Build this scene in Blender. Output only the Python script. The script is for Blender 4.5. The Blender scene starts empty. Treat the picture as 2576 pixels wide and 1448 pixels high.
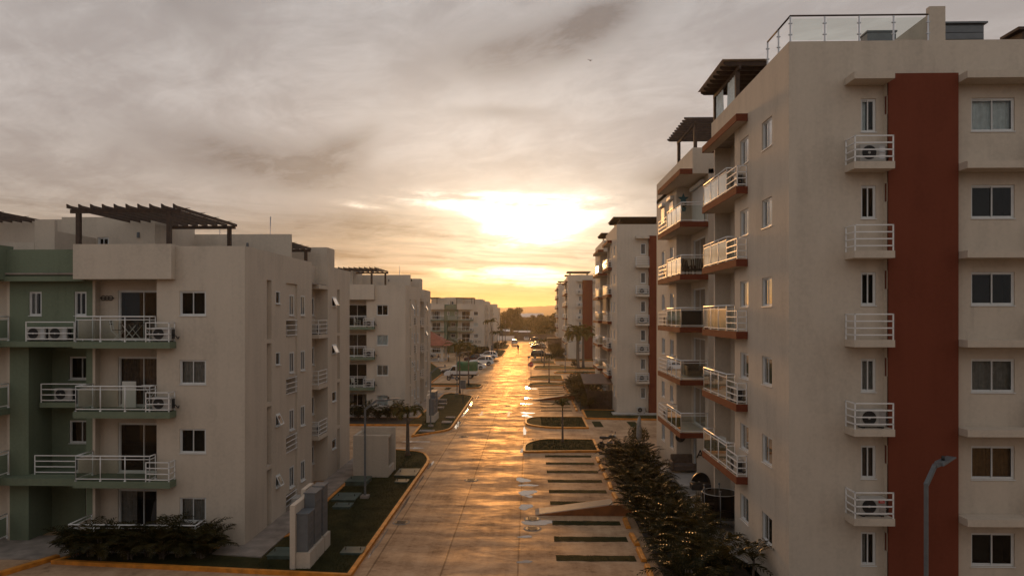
import bpy, bmesh, math, random
from math import sin, cos, pi, radians, sqrt, atan, atan2, tan, exp
from mathutils import Vector, Matrix

SC = bpy.context.scene
COL = SC.collection
R = random.Random(7)

# ------------------------------------------------------------------ camera
CAM_H = 9.8
FPX = 1780.0                      # focal length for a 2576 px wide frame
YAW = atan(45 / FPX)
cam_d = bpy.data.cameras.new('camera')
cam_d.sensor_width = 36.0
cam_d.lens = FPX / 2576 * 36.0
cam_d.shift_y = 69 / 2576
cam_d.clip_start = 0.1
cam_d.clip_end = 8000
cam = bpy.data.objects.new('camera', cam_d)
cam.location = (0, 0, CAM_H)
cam.rotation_euler = (pi / 2, 0, YAW)
COL.objects.link(cam)
SC.camera = cam

# ------------------------------------------------------------------ exposure
SC.view_settings.view_transform = 'Standard'
SC.view_settings.look = 'None'
SC.view_settings.gamma = 1.0
SC.view_settings.exposure = 0.12
SC.view_settings.use_curve_mapping = False
SC.render.engine = 'CYCLES'
SC.cycles.use_denoising = True
SC.cycles.max_bounces = 8
SC.cycles.diffuse_bounces = 3
SC.cycles.glossy_bounces = 3
SC.cycles.transmission_bounces = 4
SC.cycles.transparent_max_bounces = 12
SC.cycles.volume_bounces = 0
SC.cycles.sample_clamp_indirect = 6.0
SC.cycles.caustics_reflective = False
SC.cycles.caustics_refractive = False


# ------------------------------------------------------------------ node maths
class N:
    """a socket with arithmetic, so that shader formulas can be written out"""
    nt = None

    def __init__(s, sock): s.s = sock

    @staticmethod
    def m(op, *a, clamp=False):
        n = N.nt.nodes.new('ShaderNodeMath'); n.operation = op; n.use_clamp = clamp
        for i, v in enumerate(a):
            if isinstance(v, N): N.nt.links.new(v.s, n.inputs[i])
            else: n.inputs[i].default_value = v
        return N(n.outputs[0])

    def __add__(s, o): return N.m('ADD', s, o)
    __radd__ = __add__
    def __sub__(s, o): return N.m('SUBTRACT', s, o)
    def __rsub__(s, o): return N.m('SUBTRACT', o, s)
    def __mul__(s, o): return N.m('MULTIPLY', s, o)
    __rmul__ = __mul__
    def __truediv__(s, o): return N.m('DIVIDE', s, o)
    def __rtruediv__(s, o): return N.m('DIVIDE', o, s)
    def __pow__(s, o): return N.m('POWER', s, o)


def sstep(x, a, b):
    n = N.nt.nodes.new('ShaderNodeMapRange'); n.interpolation_type = 'SMOOTHSTEP'
    N.nt.links.new(x.s, n.inputs[0])
    n.inputs[1].default_value = a; n.inputs[2].default_value = b
    n.inputs[3].default_value = 0; n.inputs[4].default_value = 1
    return N(n.outputs[0])


def vec(x, y, z):
    n = N.nt.nodes.new('ShaderNodeCombineXYZ')
    for i, v in enumerate((x, y, z)):
        if isinstance(v, N): N.nt.links.new(v.s, n.inputs[i])
        else: n.inputs[i].default_value = v
    return N(n.outputs[0])


def noise(v, scale, detail=4, rough=.55, dist=0.0):
    n = N.nt.nodes.new('ShaderNodeTexNoise')
    N.nt.links.new(v.s, n.inputs['Vector'])
    n.inputs['Scale'].default_value = scale; n.inputs['Detail'].default_value = detail
    n.inputs['Roughness'].default_value = rough; n.inputs['Distortion'].default_value = dist
    return N(n.outputs[0])


def ramp(x, stops):
    n = N.nt.nodes.new('ShaderNodeValToRGB')
    N.nt.links.new(x.s, n.inputs[0])
    e = n.color_ramp.elements
    while len(e) < len(stops): e.new(0.5)
    for el, (p, c) in zip(e, stops):
        el.position = p; el.color = (c[0], c[1], c[2], 1)
    return N(n.outputs[0])


def mixc(f, a, b, mode='MIX'):
    n = N.nt.nodes.new('ShaderNodeMix'); n.data_type = 'RGBA'; n.blend_type = mode
    n.clamp_result = False
    for sock, v in ((n.inputs[0], f), (n.inputs[6], a), (n.inputs[7], b)):
        if isinstance(v, N): N.nt.links.new(v.s, sock)
        elif isinstance(v, tuple): sock.default_value = (v[0], v[1], v[2], 1)
        else: sock.default_value = v
    return N(n.outputs[2])


def sepxyz(v):
    n = N.nt.nodes.new('ShaderNodeSeparateXYZ'); N.nt.links.new(v.s, n.inputs[0])
    return [N(o) for o in n.outputs]


# ------------------------------------------------------------------ sky
SUN_AZ, SUN_EL = radians(-3.0), radians(5.4)       # azimuth from the road's direction, to the right
W = bpy.data.worlds.new('World'); SC.world = W
W.use_nodes = True
N.nt = W.node_tree
N.nt.nodes.clear()
tc = N.nt.nodes.new('ShaderNodeTexCoord')
D = N(tc.outputs['Generated'])
dx, dy, dz = sepxyz(D)
el = N.m('ARCSINE', dz) * 57.2958
az = N.m('ARCTAN2', dx, dy) * 57.2958
up = N.m('MAXIMUM', dz, 0.0)
k = 1.0 / (up + 0.16)
P = vec(dx * k, dy * k, 0.3)                         # the cloud deck seen in perspective
wob = noise(P, 1.3, 3, .5) - 0.5
wob2 = noise(vec(dx * k + 7.3, dy * k + 2.1, 1.7), 1.1, 3, .5) - 0.5
P2 = vec(dx * k + wob * 0.9, dy * k * 0.75 + wob2 * 0.9, 0.0)
c1 = noise(P2, 1.15, 7, .56, .4)                      # large soft cloud masses
c2 = noise(vec(dx * k * 2.2 + dy * k * .9 + wob * .6, dy * k * 1.5 - dx * k * .5, 4.0), 2.3, 10, .64, .4)
streak = noise(vec(az * 0.055 + wob * 1.0, el * 0.42 + wob2 * 1.2 + az * 0.02, 2.0), 1.0, 6, .58, .2)
base = ramp(N.m('MAXIMUM', el, 0.0) / 90.0, [
    (0.0, (.72, .40, .13)), (1.6 / 90, (.58, .395, .21)), (4 / 90, (.46, .36, .265)), (8 / 90, (.435, .367, .315)),
    (14 / 90, (.475, .422, .387)), (22 / 90, (.46, .425, .402)), (36 / 90, (.37, .357, .355)), (1.0, (.28, .28, .295))])
wisp = noise(vec(dx * k * 1.2 + dy * k * 2.6 + wob * 1.0, dy * k * .5 - dx * k * 1.1 + wob2 * .8, 14.0), 2.2, 12, .68, .6)


def blob(a0, e0, sa, se, tilt=0.0):
    a = az - a0; e = el - e0
    if tilt: e = e - a * tilt
    a = a / sa; e = e / se
    return N.m('EXPONENT', (a * a + e * e) * -1.0)


dens = (c1 - 0.5) * 1.2 + (c2 - 0.5) * 0.9 + (wisp - 0.5) * 0.75
shade = sstep(dens, -0.30, 0.36)                      # 0 thick and dark, 1 thin and bright
sk = mixc(shade, mixc(1.0, base, (.78, .75, .75), 'MULTIPLY'), mixc(1.0, base, (1.10, 1.10, 1.11), 'MULTIPLY'))
# darker cloud masses
dk = blob(-0.5, 20.5, 7.0, 1.7, .16) * 1.0 + blob(5.5, 22.8, 4, 1.5, .3) * .8 + blob(-27, 23.5, 1.6, 3.0, .0) * .5 + blob(-3, 16.0, 4, .5) * .5 + blob(11.5, 11.0, 3, .8, .15) * .6 + blob(-21, 11.5, 8.5, 1.8, -.12) * .85 \
    + blob(-15, 12.8, 3.5, 1.6, .5) * .75 + blob(-24, 22, 2.2, 3.0) * .35 + blob(-9, 7.0, 9, 2.0, -.02) * .85 \
    + blob(-17, 6.3, 9, 1.5) * .35 + blob(12, 11.2, 3.0, 1.0, .15) * .4 + blob(9, 3.3, 4.0, .9, .05) * .6
dkm = N.m('MULTIPLY', dk * ((c2 + wisp - 0.62) * 2.4), sstep(dy, 0.0, 0.3), clamp=True)
sk = mixc(dkm, sk, mixc(1.0, sk, (.46, .42, .40), 'MULTIPLY'))
# a faint clear-sky part behind thin cloud
nsk = N.nt.nodes.new('ShaderNodeTexSky'); nsk.sky_type = 'NISHITA'; nsk.sun_disc = False
nsk.sun_elevation = SUN_EL; nsk.sun_rotation = SUN_AZ; nsk.air_density = 1.0; nsk.dust_density = 1.0
sk = mixc(0.004, sk, N(nsk.outputs[0]), 'ADD')
# the glow of the sun behind the cloud
front = sstep(dy, 0.0, 0.4)
wide = blob(-3.0, 13.0, 15, 6.5) * front * (0.55 + c1 * .9)
sk = mixc(wide, sk, mixc(1.0, sk, (.19, .165, .13), 'ADD'))
halo = blob(-0.8, 6.9, 9.5, 3.6) * front * (0.25 + streak * 1.5)
sk = mixc(halo, sk, mixc(1.0, sk, (.62, .52, .37), 'ADD'))
g_up = blob(0.1, 7.2, 5.3, 2.1, .02) * 1.3 + blob(-6.5, 9.3, 6.5, .85, -.03) * .85 + blob(5.0, 8.8, 4, 1.2) * .35 + blob(-13, 8.4, 4, .5, -.1) * .4
g_lo = blob(-0.6, 3.1, 6.6, .85, -.045) * 1.25
bar = blob(-2.5, 4.75, 10, .5, .03) * .95 + blob(6.0, 4.6, 4.0, .5, .08) * .8 + blob(7.5, 7.0, 3.0, .55) * .55 \
    + blob(-10.5, 6.7, 6.0, 1.4, -.03) * .9 + blob(-6.5, 2.4, 5.0, .35, -.12) * .8 + blob(6.6, 2.9, 2.6, .75) * 1.1
g = (g_up + g_lo) * (0.55 + streak * .9) - bar * 0.85 + (streak - 0.5) * 2.6 * (g_up + g_lo) + (c2 - .5) * 1.5 * (g_up + g_lo) + (wisp - .5) * 1.3 * (g_up + g_lo)
gm = sstep(g, 0.08, 1.05) * front
gm = gm * gm
warm = ramp(N.m('MAXIMUM', el, 0.0) / 12.0, [(0.0, (2.5, 1.0, .18)), (.28, (2.4, 1.55, .80)), (.5, (2.0, 1.65, 1.25)), (1.0, (1.7, 1.5, 1.25))])
core = blob(0.0, 6.2, 4.0, 2.4) * 0.5 + 0.75
sk = mixc(gm, sk, mixc(1.0, sk, mixc(1.0, warm, vec(core, core, core), 'MULTIPLY'), 'ADD'))
low = noise(vec(az * .10 + wob * 1.6, el * 1.5 + az * .05 + wob2 * 1.5, 8.0), 1.0, 6, .6, .2)
lowm = sstep(el * -1.0, -10.5, -3.0) * front
sk = mixc(lowm, sk, mixc(1.0, sk, ramp(low, [(.34, (.62, .56, .48)), (.5, (1.0, .98, .95)), (.64, (1.25, 1.2, 1.12))]), 'MULTIPLY'))
# amber line at the horizon below the sun
sk = mixc(blob(-1, 0.6, 17, 1.5) * 0.75 * front, sk, (1.1, .50, .12))
# the sky behind the viewer: even, a little bluer
back = sstep(dy * -1.0, -0.2, 0.5)
sk = mixc(back, sk, ramp(N.m('MAXIMUM', el, 0.0) / 90.0, [(0.0, (.41, .39, .38)), (.2, (.51, .495, .48)), (.5, (.42, .415, .41)), (1.0, (.28, .285, .30))]))
# below the horizon
sk = mixc(sstep(el, -2.5, -0.2), (.06, .045, .035), sk)
bg = N.nt.nodes.new('ShaderNodeBackground')
bg.inputs['Strength'].default_value = 1.0
N.nt.links.new(sk.s, bg.inputs['Color'])
wo = N.nt.nodes.new('ShaderNodeOutputWorld')
N.nt.links.new(bg.outputs[0], wo.inputs['Surface'])

# ------------------------------------------------------------------ sun (veiled by cloud)
sd = bpy.data.lights.new('sun', 'SUN')
sd.energy = 2.2; sd.angle = radians(6); sd.color = (1.0, .48, .15)
so = bpy.data.objects.new('sun', sd)
sdir = Vector((sin(SUN_AZ) * cos(SUN_EL), cos(SUN_AZ) * cos(SUN_EL), sin(SUN_EL)))
so.rotation_euler = sdir.to_track_quat('Z', 'Y').to_euler()
so.location = (0, 60, 60)
COL.objects.link(so)


# ------------------------------------------------------------------ materials
def new_mat(name):
    m = bpy.data.materials.new(name); m.use_nodes = True
    nt = m.node_tree; N.nt = nt
    b = nt.nodes['Principled BSDF']
    return m, nt, b


def obj_vec():
    n = N.nt.nodes.new('ShaderNodeTexCoord'); return N(n.outputs['Object'])


def pos_vec():
    n = N.nt.nodes.new('ShaderNodeNewGeometry'); return N(n.outputs['Position'])


def setc(b, name, v):
    s = b.inputs[name]
    if isinstance(v, N): N.nt.links.new(v.s, s)
    elif isinstance(v, tuple): s.default_value = (v[0], v[1], v[2], 1)
    else: s.default_value = v


def bump(b, h, strength=.3, dist=.02):
    n = N.nt.nodes.new('ShaderNodeBump'); n.inputs['Strength'].default_value = strength
    n.inputs['Distance'].default_value = dist
    N.nt.links.new(h.s, n.inputs['Height']); N.nt.links.new(n.outputs[0], b.inputs['Normal'])


def mat_plain(name, c, rough=.6, metal=0.0, var=.12, scale=3.0, bstr=0.0, bscale=40, spec=.5):
    m, nt, b = new_mat(name)
    v = obj_vec()
    n = noise(v, scale, 4)
    lo = tuple(x * (1 - var) for x in c); hi = tuple(min(1, x * (1 + var)) for x in c)
    setc(b, 'Base Color', ramp(n, [(.3, lo), (.7, hi)]))
    setc(b, 'Roughness', rough); setc(b, 'Metallic', metal)
    b.inputs['Specular IOR Level'].default_value = spec
    if bstr: bump(b, noise(v, bscale, 3), bstr, .01)
    return m


def mat_stucco(name, c):
    m, nt, b = new_mat(name)
    v = pos_vec(); x, y, z = sepxyz(v)
    n1 = noise(v, .35, 5, .6)
    st = noise(vec(x * 2.2, y * 2.2, z * .16), 1.0, 5, .6)        # rain streaks
    n3 = noise(v, 9.0, 4, .6)
    patch = noise(vec(x * .5, y * .5, z * .35), 1.0, 2, .4)
    drip = sstep(noise(vec(x * 3.4, y * 3.4, z * .07), 1.0, 4, .6), .60, .74) * sstep(noise(vec(x * .6, y * .6, z * .5 + 9.0), 1.0, 3, .5), .48, .62)
    pt = sstep(patch, .58, .60) * .06 + drip * .16
    f = (n1 - .5) * .42 + (st - .5) * .45 + (n3 - .5) * .40 - pt
    col = ramp(f + 0.5, [(.25, tuple(q * .80 for q in c)), (.5, c), (.75, tuple(min(1, q * 1.10) for q in c))])
    setc(b, 'Base Color', col); setc(b, 'Roughness', .92)
    b.inputs['Specular IOR Level'].default_value = .15
    bump(b, noise(v, 55, 3, .7) + n3 * .6, .45, .012)
    return m


def mat_grass(name, c1, c2, c3):
    m, nt, b = new_mat(name)
    v = pos_vec()
    a = noise(v, .8, 5, .65); f = noise(v, 22, 4, .75)
    col = ramp(a * .55 + f * .45, [(.33, c1), (.5, c2), (.64, c3)])
    setc(b, 'Base Color', col); setc(b, 'Roughness', .95)
    b.inputs['Specular IOR Level'].default_value = .1
    bump(b, f + noise(v, 70, 2, .8), 1.0, .05)
    return m


def mat_leaf(name, c1, c2, rough=.42, trans=.35):
    m, nt, b = new_mat(name)
    v = pos_vec()
    oi = N.nt.nodes.new('ShaderNodeObjectInfo')
    n = noise(v, 1.7, 3) * .6 + noise(v, 11, 2) * .4 + (N(oi.outputs['Random']) - .5) * .12
    col = ramp(n, [(.36, c1), (.64, c2)])
    setc(b, 'Base Color', col); setc(b, 'Roughness', rough)
    b.inputs['Specular IOR Level'].default_value = .22
    t = nt.nodes.new('ShaderNodeBsdfTranslucent')
    nt.links.new(mixc(1.0, col, (1.3, 1.15, .5), 'MULTIPLY').s, t.inputs['Color'])
    mx = nt.nodes.new('ShaderNodeMixShader'); mx.inputs[0].default_value = trans
    nt.links.new(b.outputs[0], mx.inputs[1]); nt.links.new(t.outputs[0], mx.inputs[2])
    nt.links.new(mx.outputs[0], nt.nodes['Material Output'].inputs['Surface'])
    return m


def mat_glass(name, tint, boost=1.0, rough=.01, graze=0.0):
    m, nt, b = new_mat(name)
    nt.nodes.remove(b)
    fr = nt.nodes.new('ShaderNodeFresnel'); fr.inputs['IOR'].default_value = 1.32
    lw = nt.nodes.new('ShaderNodeLayerWeight'); lw.inputs[0].default_value = .5
    fz_ = N(lw.outputs['Facing'])
    fac = N.m('ADD', N(fr.outputs[0]) * boost, fz_ * fz_ * fz_ * graze, clamp=True)
    tr = nt.nodes.new('ShaderNodeBsdfTransparent'); tr.inputs[0].default_value = (*tint, 1)
    gl = nt.nodes.new('ShaderNodeBsdfGlossy'); gl.inputs['Roughness'].default_value = rough
    gl.inputs[0].default_value = (.95, .95, .95, 1)
    mx = nt.nodes.new('ShaderNodeMixShader')
    nt.links.new(fac.s, mx.inputs[0]); nt.links.new(tr.outputs[0], mx.inputs[1]); nt.links.new(gl.outputs[0], mx.inputs[2])
    nt.links.new(mx.outputs[0], nt.nodes['Material Output'].inputs['Surface'])
    return m


def mat_road():
    m, nt, b = new_mat('wet_concrete')
    nt.nodes.remove(b)
    v = pos_vec(); x, y, z = sepxyz(v)
    big = noise(vec(x * .40, y * .14, 0.0), 1.0, 7, .62, .5)
    mid = noise(vec(x * .8, y * .8, 3.0), 1.0, 8, .68, .6)
    fine = noise(vec(x * 4.5, y * 6.0, 0.0), 1.0, 6, .68)
    strk = noise(vec(x * .42, y * .85, 5.0), 1.0, 8, .70, .6)          # broom finish across the road
    tyre = noise(vec(x * 3.2, y * .05, 9.0), 1.0, 4, .6)
    blot = sstep(noise(vec(x * .75 + 3.0, y * .75, 11.0), 1.0, 9, .70, .5), .585, .70)   # dark oily stains
    t = (big - .5) * .7 + (mid - .5) * .55 + (fine - .5) * .45 + (strk - .5) * .6 + (tyre - .5) * .3 + .5
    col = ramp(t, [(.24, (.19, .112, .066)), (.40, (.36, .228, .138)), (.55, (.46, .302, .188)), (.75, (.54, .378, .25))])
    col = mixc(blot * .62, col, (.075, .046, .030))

    def line(s, at, w):
        return 1.0 - sstep(N.m('ABSOLUTE', s - at), w * .4, w)
    seams = N.m('MAXIMUM', N.m('MAXIMUM', line(x, -3.38, .05), line(x, -.46, .05)), line(x, -6.15, .05))
    cross = 1.0 - sstep(N.m('ABSOLUTE', N.m('FRACT', y / 4.87) - .5), .0035, .008)
    seam = N.m('MAXIMUM', seams, cross * .08)
    col = mixc(seam * .5, col, (.06, .038, .024))
    wet = sstep(mid * .4 + strk * .6, .40, .62)
    far = sstep(noise(vec(x * .16, y * .75, 21.0), 1.0, 6, .66, .3), .38, .62)
    film = (wet * .24 + .12) * (far * 1.05 + .28)
    h = fine * .5 + noise(vec(x * 22, y * 30, 0.0), 1.0, 3, .7) * .8 - seam * .8
    bp = nt.nodes.new('ShaderNodeBump'); bp.inputs['Strength'].default_value = .35; bp.inputs['Distance'].default_value = .012
    nt.links.new(h.s, bp.inputs['Height'])
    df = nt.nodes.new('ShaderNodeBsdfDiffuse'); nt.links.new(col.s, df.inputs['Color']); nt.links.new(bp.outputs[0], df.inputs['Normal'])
    gl = nt.nodes.new('ShaderNodeBsdfGlossy'); gl.inputs['Color'].default_value = (1.0, .80, .53, 1)  # orange put into the gloss colour so the sky's reflection looks warmer
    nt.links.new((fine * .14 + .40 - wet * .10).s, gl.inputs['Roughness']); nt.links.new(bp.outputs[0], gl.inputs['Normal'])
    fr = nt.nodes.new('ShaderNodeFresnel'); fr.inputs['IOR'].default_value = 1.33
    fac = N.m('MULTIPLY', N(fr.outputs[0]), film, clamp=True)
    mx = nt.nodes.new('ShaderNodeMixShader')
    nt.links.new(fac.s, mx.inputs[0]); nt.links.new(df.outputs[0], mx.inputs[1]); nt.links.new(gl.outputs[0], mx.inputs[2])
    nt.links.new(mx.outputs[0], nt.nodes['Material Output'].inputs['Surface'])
    return m


MB_BEIGE = mat_stucco('cream_stucco', (.545, .466, .382))
MB_GREEN = mat_stucco('green_stucco', (.165, .198, .138))
MB_RED = mat_stucco('terracotta_stucco', (.165, .044, .024))
M_WHITE = mat_plain('white_painted_metal', (.72, .71, .70), .45, 0, .05)
M_FRAME = mat_plain('white_window_frame', (.62, .62, .61), .45, 0, .06)
M_STEEL = mat_plain('brushed_steel', (.45, .45, .46), .35, .8, .08)
M_LAMP = mat_plain('grey_galvanised_paint', (.125, .135, .145), .55, .1, .12, 4)
M_DARKWOOD = mat_plain('dark_stained_timber', (.052, .028, .017), .7, 0, .45, 5, .3, 30)
M_BROWNSHEET = mat_plain('brown_roof_sheet', (.16, .09, .055), .6, 0, .25, 3)
M_SHEET = mat_plain('pale_canvas_sheet', (.55, .45, .36), .7, 0, .1, 3)
M_TILE = mat_plain('grey_balcony_tile', (.28, .25, .23), .5, 0, .15, 2)
M_ROOM = mat_plain('dark_room', (.012, .011, .010), .95, 0, .3)
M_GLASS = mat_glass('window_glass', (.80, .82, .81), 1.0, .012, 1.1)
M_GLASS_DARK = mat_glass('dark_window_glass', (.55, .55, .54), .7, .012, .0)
M_RAILGLASS = mat_glass('railing_glass', (.80, .84, .80), 1.0, .03, .85)
M_CURT_G = mat_plain('grey_curtain', (.30, .28, .26), .9, 0, .2, 6)
M_CURT_W = mat_plain('pale_curtain', (.70, .77, .78), .9, 0, .15, 5)
M_CURT_O = mat_plain('ochre_curtain', (.22, .12, .05), .9, 0, .25, 6)
M_CURT_B = mat_plain('brown_curtain', (.13, .09, .07), .9, 0, .25, 6)
M_AC = mat_plain('air_conditioner_casing', (.40, .385, .36), .55, 0, .1, 3)
M_DARK = mat_plain('dark_plastic', (.02, .02, .021), .5, 0, .2)
M_GREY = mat_plain('grey_painted_steel', (.13, .14, .15), .5, .1, .12, 4)
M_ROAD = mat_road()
M_PATH = mat_plain('rough_concrete_path', (.25, .21, .18), .9, 0, .3, 1.6, .4, 24)
M_DECK = mat_plain('pale_terrace_tile', (.42, .39, .36), .6, 0, .15, 1.2)
M_KERB = mat_plain('yellow_kerb_paint', (.55, .20, .018), .62, 0, .35, 2.4, .4, 16)
M_LAWN = mat_grass('lawn_grass', (.018, .020, .008), (.042, .044, .016), (.085, .070, .028))
M_ORANGE = mat_plain('dark_orange_paint', (.21, .065, .013), .7, 0, .3, 2, .3, 14)
M_EARTH = mat_grass('rough_meadow', (.045, .036, .014), (.105, .085, .03), (.19, .145, .05))
M_HATCH = mat_plain('green_hatch_paint', (.055, .082, .066), .6, 0, .35, 2.5, .2, 20)
M_IRON = mat_plain('cast_iron', (.045, .035, .03), .6, .3, .3, 8, .4, 60)
M_MARK = mat_plain('white_road_paint', (.62, .60, .57), .6, 0, .2, 5)
M_LEAF_ARECA = mat_leaf('areca_leaf', (.010, .014, .003), (.055, .042, .008), .46, .25)
M_LEAF_PALM = mat_leaf('palm_leaf', (.04, .05, .012), (.15, .11, .025))
M_LEAF_SHRUB = mat_leaf('shrub_leaf', (.018, .021, .006), (.085, .060, .014))
M_LEAF_FAR = mat_leaf('far_tree_leaf', (.030, .032, .010), (.095, .075, .022), .7)
M_LEAF_RED = mat_leaf('reddish_leaf', (.10, .02, .010), (.22, .06, .02))
M_TRUNK = mat_plain('palm_trunk', (.13, .10, .08), .9, 0, .3, 6, .4, 14)
M_SOIL = mat_plain('planting_soil', (.035, .024, .016), .95, 0, .35, 4, .6, 18)
M_CARW = mat_plain('white_car_paint', (.62, .62, .62), .22, 0, .02, 2)
M_CARB = mat_plain('black_car_paint', (.012, .011, .012), .18, 0, .1, 2)
M_CARR = mat_plain('dark_red_car_paint', (.06, .016, .012), .2, 0, .1, 2)
M_CARG = mat_plain('dark_grey_car_paint', (.035, .033, .033), .22, 0, .1, 2)
M_CARGLASS = mat_plain('dark_car_glass', (.010, .011, .012), .06, 0, .05)
M_TYRE = mat_plain('tyre_rubber', (.015, .014, .014), .85, 0, .2)
M_RIM = mat_plain('alloy_rim', (.38, .37, .36), .35, .7, .1)
M_LENS_R = mat_plain('red_lens', (.30, .02, .015), .25, 0, .1)
M_LENS_W = mat_plain('clear_lens', (.60, .58, .55), .2, 0, .1)
M_TARP = mat_plain('green_tarpaulin', (.035, .115, .045), .65, 0, .25, 2, .3, 7)
M_TILEROOF = mat_plain('red_roof_tile', (.27, .085, .05), .8, 0, .35, 1.2, .7, 5)
M_SIGNRED = mat_plain('red_sign_face', (.58, .03, .018), .5, 0, .05)
M_SIGNWHITE = mat_plain('white_sign_paint', (.72, .70, .68), .5, 0, .05)
M_BLACK = mat_plain('black_lettering', (.015, .014, .014), .6, 0, .1)
M_CLOTH_D = mat_plain('dark_cloth', (.03, .025, .025), .9, 0, .2)
M_CLOTH_W = mat_plain('pale_shirt', (.55, .53, .50), .9, 0, .1)
M_SKIN = mat_plain('skin', (.16, .085, .055), .6, 0, .1)
M_WICKER = mat_plain('brown_wicker', (.16, .11, .075), .8, 0, .3, 20)
M_CREAM_PLASTIC = mat_plain('white_plastic', (.62, .60, .56), .4, 0, .04)
M_TEAL = mat_plain('teal_ornament', (.03, .10, .12), .6, 0, .2)
M_POT = mat_plain('clay_pot', (.20, .09, .05), .8, 0, .2)
M_WALLFAR = mat_plain('weathered_block_wall', (.14, .10, .075), .95, 0, .3, .6, .4, 3)


def mat_water():
    m, nt, b = new_mat('puddle_water')
    setc(b, 'Base Color', (.26, .19, .14)); setc(b, 'Roughness', .03)
    b.inputs['Specular IOR Level'].default_value = .8
    b.inputs['IOR'].default_value = 1.4
    return m


M_WATER = mat_water()


# ------------------------------------------------------------------ mesh helpers
class MB:
    def __init__(s): s.v = []; s.f = []; s.m = []; s.sm = []; s.cur = 0

    def add(s, vs, fs, smooth=False):
        o = len(s.v); s.v.extend([tuple(q) for q in vs])
        for f in fs:
            s.f.append([i + o for i in f]); s.m.append(s.cur); s.sm.append(smooth)

    def quad(s, a, b, c, d): s.add([a, b, c, d], [(0, 1, 2, 3)])

    def box(s, x0, y0, z0, x1, y1, z1):
        x0, x1 = min(x0, x1), max(x0, x1); y0, y1 = min(y0, y1), max(y0, y1); z0, z1 = min(z0, z1), max(z0, z1)
        s.add([(x0, y0, z0), (x1, y0, z0), (x1, y1, z0), (x0, y1, z0), (x0, y0, z1), (x1, y0, z1), (x1, y1, z1), (x0, y1, z1)],
              [(0, 3, 2, 1), (4, 5, 6, 7), (0, 1, 5, 4), (1, 2, 6, 5), (2, 3, 7, 6), (3, 0, 4, 7)])

    def bar(s, p, q, w, h=None):
        """a square bar from p to q, w across and h upright"""
        p, q = Vector(p), Vector(q); h = h or w
        d = (q - p).normalized()
        u = Vector((0, 0, 1)) if abs(d.z) < .95 else Vector((0, 1, 0))
        a = d.cross(u).normalized() * (w / 2); b = a.cross(d).normalized() * (h / 2)
        vs = [p - a - b, p + a - b, p + a + b, p - a + b, q - a - b, q + a - b, q + a + b, q - a + b]
        s.add(vs, [(0, 1, 2, 3), (7, 6, 5, 4), (0, 4, 5, 1), (1, 5, 6, 2), (2, 6, 7, 3), (3, 7, 4, 0)])

    def tube(s, pts, rads, n=8, cap=True):
        pts = [Vector(p) for p in pts]
        if not isinstance(rads, (list, tuple)): rads = [rads] * len(pts)
        rings = []
        vs = []
        ref = Vector((0, 0, 1))
        for i, p in enumerate(pts):
            d = (pts[min(i + 1, len(pts) - 1)] - pts[max(i - 1, 0)]).normalized()
            u = ref if abs(d.dot(ref)) < .95 else Vector((1, 0, 0))
            a = d.cross(u).normalized(); b = d.cross(a).normalized()
            for k in range(n):
                t = 2 * pi * k / n
                vs.append(p + (a * cos(t) + b * sin(t)) * rads[i])
        fs = []
        for i in range(len(pts) - 1):
            for k in range(n):
                fs.append((i * n + k, i * n + (k + 1) % n, (i + 1) * n + (k + 1) % n, (i + 1) * n + k))
        if cap:
            fs.append(tuple(range(n))[::-1]); fs.append(tuple((len(pts) - 1) * n + k for k in range(n)))
        s.add(vs, fs, smooth=n > 5)

    def prism(s, poly, z0, z1, top=True, bot=True):
        """poly: list of (x,y), counter-clockwise"""
        n = len(poly)
        vs = [(x, y, z0) for x, y in poly] + [(x, y, z1) for x, y in poly]
        fs = [(i, (i + 1) % n, n + (i + 1) % n, n + i) for i in range(n)]
        if top: fs.append(tuple(range(n, 2 * n)))
        if bot: fs.append(tuple(range(n))[::-1])
        s.add(vs, fs)

    def extrude(s, poly, axis_pts):
        """poly in 3-D, swept from offset a to offset b"""
        a, b = Vector(axis_pts[0]), Vector(axis_pts[1]); n = len(poly)
        vs = [Vector(p) + a for p in poly] + [Vector(p) + b for p in poly]
        fs = [(i, (i + 1) % n, n + (i + 1) % n, n + i) for i in range(n)] + [tuple(range(n))[::-1], tuple(range(n, 2 * n))]
        s.add(vs, fs)

    def panel(s, o, du, w, z0, z1, holes=(), depth=.12):
        """upright wall sheet from o along du; outside is to the right of du (du x z). holes: (u0,z0,u1,z1[,depth,closed])"""
        o = Vector(o); du = Vector(du).normalized(); nrm = du.cross(Vector((0, 0, 1)))
        us = sorted({0, w, *[h[0] for h in holes], *[h[2] for h in holes]})
        zs = sorted({z0, z1, *[h[1] for h in holes], *[h[3] for h in holes]})

        def P(u, z, d=0): return o + du * u + Vector((0, 0, z)) - nrm * d
        for i in range(len(us) - 1):
            for j in range(len(zs) - 1):
                uc, zc = (us[i] + us[i + 1]) / 2, (zs[j] + zs[j + 1]) / 2
                if any(h[0] < uc < h[2] and h[1] < zc < h[3] for h in holes): continue
                s.quad(P(us[i], zs[j]), P(us[i + 1], zs[j]), P(us[i + 1], zs[j + 1]), P(us[i], zs[j + 1]))
        for h in holes:
            d = h[4] if len(h) > 4 else depth
            a, b, c, e = h[:4]
            s.quad(P(a, b), P(a, b, d), P(c, b, d), P(c, b)); s.quad(P(a, e, d), P(a, e), P(c, e), P(c, e, d))
            s.quad(P(a, b), P(a, e), P(a, e, d), P(a, b, d)); s.quad(P(c, b, d), P(c, e, d), P(c, e), P(c, b))
            if len(h) > 5 and h[5]: s.quad(P(a, b, d), P(a, e, d), P(c, e, d), P(c, b, d))

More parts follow.
